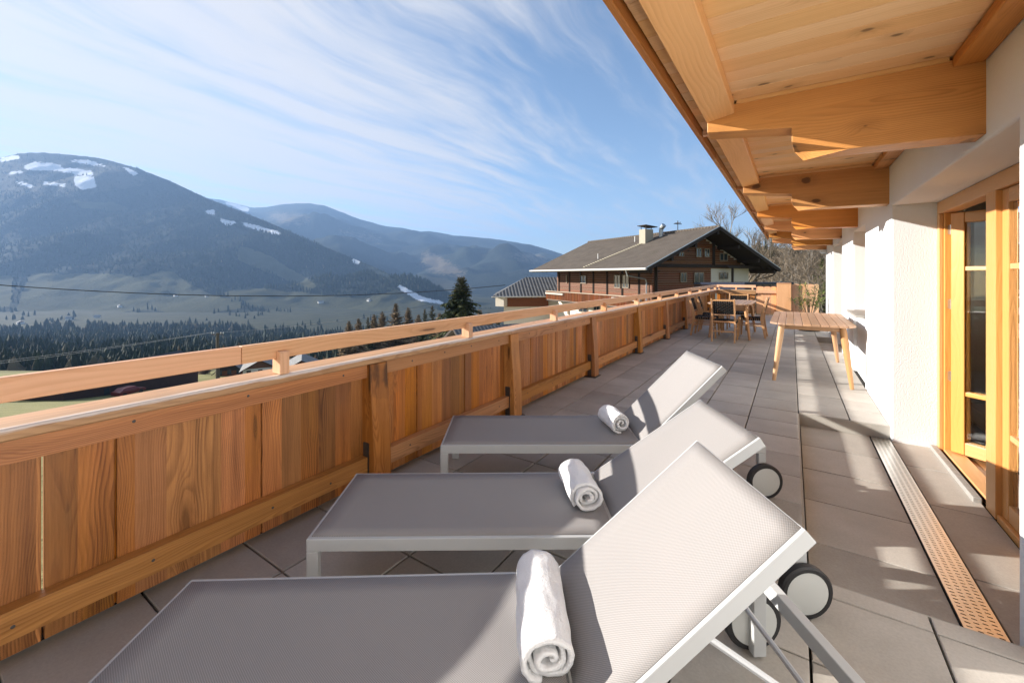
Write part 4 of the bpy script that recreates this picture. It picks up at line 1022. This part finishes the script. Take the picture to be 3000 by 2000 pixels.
c=on_roof(1937,692); m=MB(); m.tube([c-Vector((0,0,.2)),c+Vector((0,0,.62))],.17,10); m.tube([c+Vector((0,0,.60)),c+Vector((0,0,.62))-RD*.3+Vector((0,0,.25))],[.17,.2],10); m.build('roof_vent',M_zinc,r1)
m=MB()
for px,py,h in ((1752,758,.42),(1860,708,.45),(1879,710,.4)): c=on_roof(px,py); m.tube([c-Vector((0,0,.1)),c+Vector((0,0,h))],.035,6)
m.build('vent_pipe',plain('white pipe',(.7,.7,.68),.5),r1)
m=MB(); a=on_roof(1712,783); b=on_roof(1884,712)
for i in range(26):
    p=a.lerp(b,i/25); m.box((-.12,-.03,.01),(.12,.03,.07),0,M=Matrix.Translation(p)@Matrix(((RD.x,GD.x,0,0),(RD.y,GD.y,0,0),(0,0,1,0),(0,0,0,1))))
m.build('roof_step',plain('pale roof step',(.33,.30,.22),.8),r1)
c=lc(SP/2,3.8,ZP); m=MB(); m.tube([c-Vector((0,0,.1)),c+Vector((0,0,.85))],.03,5); m.tube([c+Vector((0,0,.6))-GD*.4,c+Vector((0,0,.6))+GD*.4],.035,5); m.tube([c+Vector((0,0,.68))-RD*.3,c+Vector((0,0,.68))+RD*.3],.03,5); m.build('aerial',M_logd,r1)
def window(par,px0,px1,py0,py1,axis,val,nm='window',shut=None):
    a=to_plane(px0,py1,axis,val); b=to_plane(px1,py0,axis,val); out=-.05
    def P(u,z,o): return lc(u,val+o,z) if axis=='t' else lc(val+o,u,z)
    i=0 if axis=='t' else 1; u0,u1=sorted((a[i],b[i])); z0,z1=min(a[2],b[2]),max(a[2],b[2])
    m=MB(); fw=.05
    for q in ((P(u0,z0,out),P(u0,z1,out)),(P(u1,z0,out),P(u1,z1,out)),(P(u0,z0,out),P(u1,z0,out)),(P(u0,z1,out),P(u1,z1,out)),(P((u0+u1)/2,z0,out),P((u0+u1)/2,z1,out))): m.bar(q[0],q[1],fw,fw)
    o=m.build(nm,M_frame if shut is None else shut,par)
    m=MB(); m.add([P(u0,z0,out+.01),P(u1,z0,out+.01),P(u1,z1,out+.01),P(u0,z1,out+.01),P(u0,z0,out+.03),P(u1,z0,out+.03),P(u1,z1,out+.03),P(u0,z1,out+.03)],[(0,1,2,3),(7,6,5,4),(0,4,5,1),(1,5,6,2),(2,6,7,3),(3,7,4,0)]); m.build('pane',M_pane,o)
    return o
tg=t0-.09
for q in ((1993,2010,800,826),(2033,2060,799,833),(2039,2054,728,752),(2063,2077,730,752),(2108,2130,743,763),(1988,2002,740,750)): window(nb,*q,'t',tg)
window(nb,2107,2131,799,817,'t',t0-.02)
sg=s0-.10
for q in ((1701,1718,808,829),(1801,1818,806,842),(1825,1843,806,842),(1660,1662,806,828)): window(nb,*q,'s',sg)
# lower storeys of the long side: cream wall windows and two balconies
for q in ((1697,1722,899,912),(1741,1757,893,908),(1664,1668,905,920)): window(nb,*q,'s',s0-.02)
def balcony(z0,z1,s_out,ta,tb,nm):
    m=MB(); t=ta
    while t<tb-.05:
        w=.16; m.bar(lc(s_out,t+w/2,z0),lc(s_out,t+w/2,z1),.03,w-.015,up=GD); t+=w
    o=m.build(nm,M_redb,nb)
    m=MB(); m.bar(lc(s_out,ta-.05,z1+.04),lc(s_out,tb+.05,z1+.04),.16,.06); m.bar(lc(s_out+.06,ta,z0-.06),lc(s_out+.06,tb,z0-.06),.12,.12); m.build('balcony_rail',M_frame,o)
    m=MB(); 
    vs=[lc(s_out-.02,ta,z0-.14),lc(s0,ta,z0-.14),lc(s0,tb,z0-.14),lc(s_out-.02,tb,z0-.14)]; m.add(vs+[v+Vector((0,0,.1)) for v in vs],[(3,2,1,0),(4,5,6,7),(0,1,5,4),(1,2,6,5),(2,3,7,6),(3,0,4,7)]); m.build('balcony_floor',M_logd,o)
balcony(-.95,-.22,s0-1.35,1.2,14.4,'balcony'); 
m=MB()   # planter boxes hung on the balcony
for ta,tb in ((11.2,14.3),(1.4,4.4)): m.bar(lc(s0-1.48,ta,-.38),lc(s0-1.48,tb,-.38),.22,.16)
m.build('planter_box',plain('grey planter',(.42,.38,.33),.8,nscale=4),nb)
# ------------------------------------------------------------------ annex and lower houses
def gable_house(name,label,base,ax,L,W,hw,hr,wallm,roofm,over=.5,gablem=None,win=3,group=None,chim=False,half=False):
    """base = ground centre, ax = ridge direction (unit), L along the ridge, W across"""
    e=empty(name,base,label,'house',group); ax=Vector((ax[0],ax[1],0)).normalized(); cr=Vector((-ax.y,ax.x,0)); b=Vector(base)
    def P(u,v,z): return b+ax*u+cr*v+Vector((0,0,z))
    m=MB(); m.prism([(-W/2,-2),(W/2,-2),(W/2,hw),(-W/2,hw)],-L/2,L/2,lambda a,c,t:P(t,a,c)); m.build('wall',wallm,e)
    m=MB(); m.prism([(-W/2,hw+.001),(W/2,hw+.001),(0,hr-.05)],-L/2,L/2,lambda a,c,t:P(t,a,c)); m.build('gable',gablem or wallm,e)
    sl=(hr-hw)/(W/2)
    for s in (-1,1):
        ro=roofslab('roof',e,P(-L/2-over,s*(W/2+over),hw-over*sl),P(L/2+over,s*(W/2+over),hw-over*sl),P(L/2+over,0,hr),P(-L/2-over,0,hr),.14,roofm)
    if chim:
        m=MB(); q=P(L*.15,W*.12,hr-.6); m.box((-.28,-.28,0),(.28,.28,1.3),2,M=Matrix.Translation(q)); m.build('chimney',M_cream,ro)
    for s in (-1,1):
        for i in range(win):
            v=-W/2+W*(i+.5)/win
            for z in ([hw*.35] if hw<4 else [hw*.22,hw*.68]):
                m=MB(); q=[P(s*(L/2+.02),v-.42,z),P(s*(L/2+.02),v+.42,z),P(s*(L/2+.02),v+.42,z+1.0),P(s*(L/2+.02),v-.42,z+1.0)]
                m.add(q+[p+ax*s*.03 for p in q],[(0,1,2,3),(4,5,6,7),(0,1,5,4),(1,2,6,5),(2,3,7,6),(3,0,4,7)]); m.build('window',M_pane,e)
            u=-L/2+L*(i+.5)/win; z=hw*.4
            m=MB(); q=[P(u-.42,s*(W/2+.02),z),P(u+.42,s*(W/2+.02),z),P(u+.42,s*(W/2+.02),z+1.0),P(u-.42,s*(W/2+.02),z+1.0)]
            m.add(q+[p+cr*s*.03 for p in q],[(0,1,2,3),(4,5,6,7),(0,1,5,4),(1,2,6,5),(2,3,7,6),(3,0,4,7)]); m.build('window',M_pane,e)
    return e
# hipped annex left of the farmhouse
an=empty('annex_house',at(1560,900,44),'pale annex with blue grey hipped roof at the left end of the brown farmhouse','house')
DA=43.; e0=at(1443,868,DA-2); ez=e0.z
def AX(u,v,z): p=e0+RD*0+RT*u*math.cos(.12)+FW*(u*math.sin(.12)+v); p.z=z; return p
wA,dA,hz=9.5,7.5,ez+1.85
roofslab('roof',an,AX(0,0,ez),AX(wA,0,ez),AX(wA,dA/2,hz),AX(3.4,dA/2,hz),.16,M_corr)
roofslab('roof',an,AX(0,dA,ez),AX(wA,dA,ez),AX(wA,dA/2,hz),AX(3.4,dA/2,hz),.16,M_corr)
m=MB(); P3=[AX(0,0,ez),AX(0,dA,ez),AX(3.4,dA/2,hz)]; m.add(P3,[(0,1,2)],[(0,0,0),(dA,0,0),(dA/2,3.6,0)],rnd=.5); m.build('roof_hip',M_corr,an)
m=MB(); m.tube([AX(-.1,-.06,ez-.06),AX(wA,-.06,ez-.06)],.07,6); m.build('gutter',plain('annex gutter',(.6,.58,.55),.5),an)
m=MB(); q=[AX(1.1,.8,-12),AX(wA,.8,-12),AX(wA,dA-.8,-12),AX(1.1,dA-.8,-12)]; q2=[Vector((p.x,p.y,ez-.05)) for p in q]; m.add(q+q2,[(3,2,1,0),(4,5,6,7),(0,1,5,4),(1,2,6,5),(2,3,7,6),(3,0,4,7)]); m.build('wall',M_cream,an)
m=MB(); q=[AX(1.3,.62,ez-.62),AX(5.6,.62,ez-.62)]; m.bar(q[0],q[1],.16,.9); m.build('timber_band',M_log,an)
m=MB(); m.box((-.5,-.3,-.45),(.5,.3,.45),M=Matrix.Translation(AX(.85,.45,ez-.55))); m.build('bay',plain('pale bay',(.52,.47,.40),.8),an)
# low house with dark tiled roof seen in the gap under the handrail
bp=at(1452,1000,27); bp.z=-6.0
gable_house('low_house','low house with dark blue grey tiles seen through the gap under the handrail',bp,(RT*.9+FW*.45),4.6,8.5,2.2,4.15,plain('white render',(.74,.73,.70),.9),roof_mat('slate blue tiles',(.10,.105,.115),.25,.35),.6,win=2)
# village houses far below
vg='village houses below the terrace'
M_vw=plain('village white wall',(.70,.68,.64),.9,nscale=1,namp=.05); M_vr=roof_mat('pale slate roof',(.20,.205,.21),.5,.35); M_vn=roof_mat('dark navy roof',(.030,.038,.055),.5,.4)
def vill(px,py,D,ang,L,W,hw,hr,label,roofm,gm,wallm=None,chim=False):
    p=at(px,py,D); p.z=min(p.z,gz(p.x,p.y)+1.0); a=math.radians(ang); ax=RT*math.cos(a)+FW*math.sin(a)
    return gable_house('village_house',label,p,ax,L,W,hw,hr,wallm or M_vw,roofm,.7,gm,3,vg,chim)
vill(766,1092,98,118,9,6.6,2.0,3.9,'white village house with brown gable and pale roof left of the first handrail block',M_vr,M_log)
vill(684,1092,104,112,8,5.6,1.4,3.9,'small village house with dark gable next to the utility pole',M_vr,M_logd,M_log)
vill(884,1078,96,116,9,6.4,2.2,4.0,'white village house with broad brown gable right of the first handrail block',M_vr,M_log)
vill(980,1072,92,20,7,5.0,1.2,3.0,'village house with dark navy roof and white chimney, rightmost below the handrail',M_vn,M_logd,M_vw,True)
fg='tiny far farmhouses across the valley'
for px,y,L_,lab in ((60,952,16,'tiny far farmhouse at the left picture edge across the valley'),(205,936,15,'tiny far farmhouse left of the bright snow strip on the far meadow'),(285,931,12,'tiny far white barn on the low meadow right of another farmhouse'),(350,899,15,'tiny far farmhouse in the middle of the big far meadow'),(512,868,14,'tiny far farmhouse high on the big far meadow just above the dark cable'),(600,870,10,'tiny far barn right of the high farmhouse on the big far meadow'),(935,887,18,'tiny far farmhouse on the meadow below the diagonal clearing'),(1078,881,14,'tiny far farmhouse on the meadow left of the snow run')):
    best=None
    for u in range(0,len(P1)//nv1):
        a_=P1[u*nv1]; D_=a_.dot(FW)
        if abs(1500+FPX*a_.dot(RT)/D_-px)<5:
            for v in range(0,40):
                p=P1[u*nv1+v]; D_=p.dot(FW); e_=abs(HY-(p.z-H)/D_*FPX-y)
                if best is None or e_<best[0]: best=(e_,p.copy())
    if best[0]>6:
        D_=(H+119)*FPX/(y-HY); best=(0,gnd(px,D_,gz(*gnd(px,D_,0).xy)))
    gable_house('farmhouse',lab,best[1],RT*.8+FW*.6*(1 if px%2 else -1),L_,L_*.75,4.5,8.0,M_vw,M_vr,1.2,M_log,0,fg)
# long farm shed
p=at(300,1150,42); a=gnd(105,63,0); b=gnd(520,88,0); a.z=b.z=0
shp=(a+b)/2; shp.z=gz(shp.x,shp.y)-.3
gable_house('farm_shed','long dark brown shed in the meadow below the railing',shp,(b-a),(b-a).length,9,3.6,5.2,plain('shed boards',(.055,.025,.018),.9,nscale=1.5,namp=.3),plain('shed roof',(.03,.03,.035),.8),.5,win=2)
# parked cars by the shed
def car(px,py,D,rz,label,col):
    g=at(px,py,D); g.z=gz(g.x,g.y); e=empty('parked_car',g,label,'car','cars parked by the shed',rz); k=dict(parent=e,local=True)
    pr=[(-2.1,.32),(2.05,.32),(2.12,.62),(1.95,.80),(1.05,.90),(.45,1.38),(-1.2,1.42),(-1.85,.98),(-2.15,.92)]
    m=MB(); n=len(pr); vs=[];
    for y,sc_ in ((-.84,.0),(-.80,.0),(.80,.0),(.84,.0)): vs+=[(p,y*(.84 if q>1.0 else 1),q) for p,q in pr]
    fs=[tuple(range(n))[::-1],tuple(range(3*n,4*n))]+[(i*n+j,i*n+(j+1)%n,(i+1)*n+(j+1)%n,(i+1)*n+j) for i in range(3) for j in range(n)]
    m.add(vs,fs); m.build('body',plain('car paint '+label[:8],col,.3),bevel=.04,**k)
    m=MB()
    for s in (-1,1): m.add([(.40,s*.735,.95),(-1.2,s*.735,.95),(-1.15,s*.725,1.33),(.30,s*.725,1.31)],[(0,1,2,3) if s<0 else (3,2,1,0)])
    m.add([(1.03,-.62,.93),(1.03,.62,.93),(.50,.58,1.35),(.50,-.58,1.35)],[(0,1,2,3)]); m.build('window',M_pane,**k)
    for x in (-1.35,1.3):
        for s in (-1,1): m=MB(); m.lathe([(.02,0),(.30,.0),(.33,.03),(.33,.18),(.02,.18)],(x,s*.70-(.0 if s>0 else 0),.33),16,Vector((0,s,0))); m.build('wheel',M_black,smooth=True,**k)
    return e
car(378,1147,70,math.radians(115),'dark red car parked before the long brown shed',(.16,.02,.02))
car(28,1176,60,math.radians(120),'pale teal car at the left picture edge beyond the meadow',(.25,.36,.36))
# utility pole with cables
pp=onground(637,68); top=H-(975-HY)/FPX*68
up=empty('utility_pole',pp,'wooden utility pole with insulators rising behind the handrail','utility pole'); 
m=MB(); m.tube([pp+Vector((0,0,-1)),Vector((pp.x,pp.y,top))],[.26,.20],9); m.tube([pp+RT*.34+Vector((0,0,-1)),Vector((pp.x,pp.y,top-.1))+RT*.14],[.13,.11],7); m.build('pole',plain('grey pole wood',(.10,.085,.065),.9,nscale=3,namp=.3),up,smooth=True)
T=Vector((pp.x,pp.y,top)); m=MB(); m.bar(T-RT*1.0+Vector((0,0,-.25)),T+RT*1.0+Vector((0,0,-.25)),.10,.12); m.build('crossarm',M_trunk,up)
for o in (-.95,-.6,.55,.95):
    q=T+RT*o+Vector((0,0,-.2)); m=MB(); m.tube([q,q+Vector((0,0,.25))],.025,5); m.lathe([(.02,.12),(.09,.14),(.10,.22),(.06,.34),(.02,.36)],q,8); m.build('insulator',plain('white porcelain',(.75,.74,.70),.25),up)
def wire(name,a,b,sag,r,label,m_):
    n=40; pts=[a.lerp(b,i/n)-Vector((0,0,sag*4*(i/n)*(1-i/n))) for i in range(n+1)]; m=MB(); m.tube(pts,r,5); return tag(m.build(name,m_),label,'wire')
M_wire=plain('black cable',(.015,.015,.018),.6); M_wire2=plain('pale cable',(.30,.31,.32),.5,.3)
wire('overhead_wire',at(-420,798,26),at(1480,835,40),1.25,.030,'thick dark cable sagging across the valley view above the forest',M_wire)
wire('overhead_wire',T-RT*.95+Vector((0,0,.1)),at(-700,1120,75),.9,.020,'pale upper cable running left from the utility pole',M_wire2)
wire('overhead_wire',T-RT*.6+Vector((0,0,.1)),at(-700,1132,72),.9,.020,'pale lower cable running left from the utility pole',M_wire2)
wire('overhead_wire',T+RT*.95+Vector((0,0,.1)),at(1290,890,70),.6,.020,'pale cable running right from the utility pole to the larches',M_wire2)
# dark solar carport roof beyond the end railing
cpn=empty('carport',at(2250,840,24),'dark navy carport roof showing above the board partition','carport')
A_=at(2182,832,23); B_=at(2326,829,24); u=(B_-A_); u.z=0; u.normalize(); v=Vector((-u.y,u.x,0)); Lc=(B_-A_).length; z1=H-(827-HY)/FPX*23.5
M_navy=plain('navy panel',(.010,.013,.028),.25); 
def cq(a,b,z): p=A_+u*a+v*b; p.z=z; return p
for k_,(z,h_) in enumerate(((z1-.16,.16),(z1-.42,.20))):
    m=MB(); q=[cq(0,0,z),cq(Lc,0,z),cq(Lc,4,z-.05),cq(0,4,z-.05)]; m.add(q+[p+Vector((0,0,h_)) for p in q],[(3,2,1,0),(4,5,6,7),(0,1,5,4),(1,2,6,5),(2,3,7,6),(3,0,4,7)]); m.build('roof' if k_==0 else 'side_panel',M_navy,cpn,bevel=.02)
for a in (.2,Lc-.2):
    for b_ in (.2,3.8): m=MB(); p=cq(a,b_,0); m.bar(Vector((p.x,p.y,gz(p.x,p.y)-.5)),Vector((p.x,p.y,z1-.43)),.14,.14); m.build('post',M_navy,cpn)
# ------------------------------------------------------------------ wooded slope behind
bts=[bare_tree('bare_tree',(0,0,-600),10,60+i,M_grey,'x','bare trees on the wooded slope',.5,3,1.3) for i in range(5)]
ju=[conifer('juniper_tree',(0,0,-600),6,1.7,80+i,M_green,'x','green conifers on the wooded slope',1.3,-.15,.5,.24) for i in range(2)]
sp2=[conifer('spruce_tree',(0,0,-600),12,2.2,90+i,M_spruce,'x','spruces on the skyline of the wooded slope',1.0,.35,.3,.3) for i in range(2)]
p=onground(2158,62); bare_tree('bare_tree',p,(H-(622-HY)/FPX*62-p.z)*1.08,9,M_grey,'tall bare tree rising behind the right slope of the farmhouse roof','bare trees on the wooded slope',.40,4,2.6)
words_h=['slim','twisted','pale','leaning','broad','thin stemmed','grey','low','forked','brushy']
k=0; used=set()
def seen_lab(base):
    return base
rr=random.Random(77)
zones=[('just right of the farmhouse gable',2225,2262),('above the navy carport roof',2262,2310),('above the scalloped partition',2310,2350),('above the potted oleander',2350,2392),('close beside the white wall end',2392,2428)]
levels=[('at the foot of the slope',46,56),('low on the slope',58,74),('half way up the slope',78,100),('near the top of the slope',104,130)]
for zn,xa,xb in zones:
    for ln,da,db in levels:
        for j in range(2 if da<100 else 3):
            px=rr.uniform(xa,xb); D=rr.uniform(da,db); p=onground(px,D); h=rr.uniform(6,10)
            w=words_h[(k)%10]; k+=1
            place(bts[rr.randrange(5)],p,h,10,'%s bare tree %s, %s'%(w,ln,zn),rr.uniform(0,6))
for i,(px,D,h,lab) in enumerate([(2395,44,6.5,'large bright green conifer beside the white wall end'),(2418,50,8.5,'dark green conifer directly behind the wall lamp'),(2375,58,5.5,'smaller green conifer left of the large bright one'),(2255,66,5.5,'green conifer by the downpipe of the farmhouse'),(2408,72,8,'high green conifer under the last eave beams')]):
    p=onground(px,D); place(ju[i%2],p,h,6,lab,i*1.3)
for i,(px,D,y,lab) in enumerate([(2178,112,706,'small skyline spruce left of the others beside the tall bare tree'),(2194,116,698,'second skyline spruce right of the tall bare tree'),(2210,110,694,'dark skyline spruce midway to the eave'),(2226,118,688,'tallest skyline spruce left of the fascia'),(2243,112,690,'skyline spruce touching the fascia edge'),(2262,120,696,'skyline spruce partly behind the eave boards')]):
    for k_ in range(60):
        p=onground(px,D); yb=HY-(p.z-H)/D*FPX
        if yb-y<55: D-=2
        elif yb-y>95: D+=2
        else: break
    h=H-(y-HY)/FPX*D-p.z; place(sp2[i%2],p,h,12,lab,i*1.9)
for s in bts+ju+sp2:
    for chd in list(s.children): bpy.data.objects.remove(chd)
    bpy.data.objects.remove(s)
# undergrowth of the slope: one mass of thin stems and dry leaves
V=[];F=[];C=[]
for i in range(15000):
    px=rr.uniform(2120,2470); D=rr.uniform(44,128); q=onground(px,D)
    a=rr.uniform(0,2*PI); l=rr.uniform(.5,2.6); d=Vector((math.cos(a)*.6,math.sin(a)*.6,rr.uniform(.2,1))).normalized()*l; s=Vector((-math.sin(a),math.cos(a),0))*rr.uniform(.02,.07); b=len(V)
    V+=[tuple(q-s),tuple(q+s),tuple(q+d)]; F.append((b,b+1,b+2)); C+=[rr.random()]*3
mass('undergrowth',V,F,C,M_twig,'brown leafless brush covering the slope behind the partition','brush')
# ------------------------------------------------------------------ haze, sun, sky
AZ=math.radians(20); EL=math.radians(19.1)
hz_=MB(); hz_.box((-9000,-520,-123.5),(9000,12000,1330)); ho=hz_.build('haze',[],None)
hm=bpy.data.materials.new('valley haze'); hm.use_nodes=True; nt=hm.node_tree; nt.nodes.clear(); om=nt.nodes.new('ShaderNodeOutputMaterial'); pv=nt.nodes.new('ShaderNodeVolumePrincipled'); nt.links.new(pv.outputs[0],om.inputs['Volume'])
pv.inputs['Color'].default_value=(.36,.59,1,1); pv.inputs['Density'].default_value=HAZE; pv.inputs['Anisotropy'].default_value=.15
ho.data.materials.append(hm); tag(ho,kind='stuff',label='pale blue haze filling the valley',cat='haze'); ho.display_type='WIRE'
sun=bpy.data.lights.new('sun','SUN'); sun.energy=SUN_E; sun.angle=math.radians(.5); sun.color=(1,.94,.86)
so_=bpy.data.objects.new('sun',sun); COL.objects.link(so_)
tv=Vector((math.cos(AZ)*math.cos(EL),math.sin(AZ)*math.cos(EL),-math.sin(EL))); so_.rotation_euler=tv.to_track_quat('-Z','Y').to_euler(); so_.location=(-20,-5,12)
W=bpy.data.worlds.new('World'); sc.world=W; W.use_nodes=True; nt=W.node_tree; n=N(W); nt.nodes.clear()
out=n.new('ShaderNodeOutputWorld'); bg=n.new('ShaderNodeBackground'); n.link(bg.outputs[0],out.inputs[0]); bg.inputs[1].default_value=SKY_E
sk=n.new('ShaderNodeTexSky',sky_type='NISHITA'); sk.sun_disc=False; sk.sun_elevation=EL; sk.sun_rotation=math.atan2(-tv.x,-tv.y); sk.air_density=1.0; sk.dust_density=.1; sk.ozone_density=1.8; sk.altitude=900
tc=n.new('ShaderNodeTexCoord').outputs['Generated']
sx=n.new('ShaderNodeSeparateXYZ'); n.link(tc,sx.inputs[0]); dx,dy,dz=sx.outputs
zz=n.math('ADD',n.math('MAXIMUM',dz,0.0),.07)
u_=n.math('DIVIDE',dx,zz); v_=n.math('DIVIDE',dy,zz)
cv=n.new('ShaderNodeCombineXYZ'); n.link(u_,cv.inputs[0]); n.link(v_,cv.inputs[1])
wp=n.noise(cv.outputs[0],.45,3).outputs['Color']; cw_=n.vmath('ADD',cv.outputs[0],n.vmath('SCALE',n.vmath('SUBTRACT',wp,(.5,.5,.5)),sc=.9))
st1=n.noise(n.vmath('MULTIPLY',cw_,(3.2,.36,1)),1.0,8,.62,.25).outputs[0]
st2=n.noise(n.vmath('MULTIPLY',cw_,(6.5,1.6,1)),1.0,5,.6,.3).outputs[0]
big=n.noise(n.vmath('MULTIPLY',cv.outputs[0],(.32,.20,1)),1.0,4,.5).outputs[0]
# the veil is thicker towards the sun's side of the sky
sd=n.vmath('DOT_PRODUCT',tc,tuple((-tv.x/math.cos(EL),-tv.y/math.cos(EL),0)))
cov=n.math('ADD',n.maprange(sd,.05,.80,-.06,.10,True),n.math('MULTIPLY',n.math('SUBTRACT',big,.5),.5))
cl=n.math('ADD',n.math('ADD',n.math('MULTIPLY',st1,.66),n.math('MULTIPLY',st2,.34)),cov)
cm=n.maprange(cl,.37,.68,0,.92,True)
cm=n.math('MULTIPLY',cm,n.maprange(dz,-.02,.06,0,1,True))
glow=n.math('POWER',n.maprange(n.vmath('DOT_PRODUCT',tc,tuple(-tv)),.0,1.0,0,1),4.0)
cc=n.vmath('SCALE',CLOUD_C,sc=n.math('ADD',1.0,n.math('MULTIPLY',glow,.15)))
col=n.mix(cm,sk.outputs[0],cc); n.link(col,bg.inputs[0])
sc.view_settings.view_transform='Standard'; sc.view_settings.look='None'; sc.view_settings.gamma=1; sc.view_settings.use_curve_mapping=False; sc.view_settings.exposure=EXPO
sc.cycles.max_bounces=7; sc.cycles.diffuse_bounces=4; sc.cycles.glossy_bounces=4; sc.cycles.transmission_bounces=5; sc.cycles.transparent_max_bounces=8; sc.cycles.volume_bounces=0
sc.cycles.caustics_refractive=True; sc.cycles.caustics_reflective=False; sc.cycles.sample_clamp_indirect=6
sc.cycles.use_denoising=True
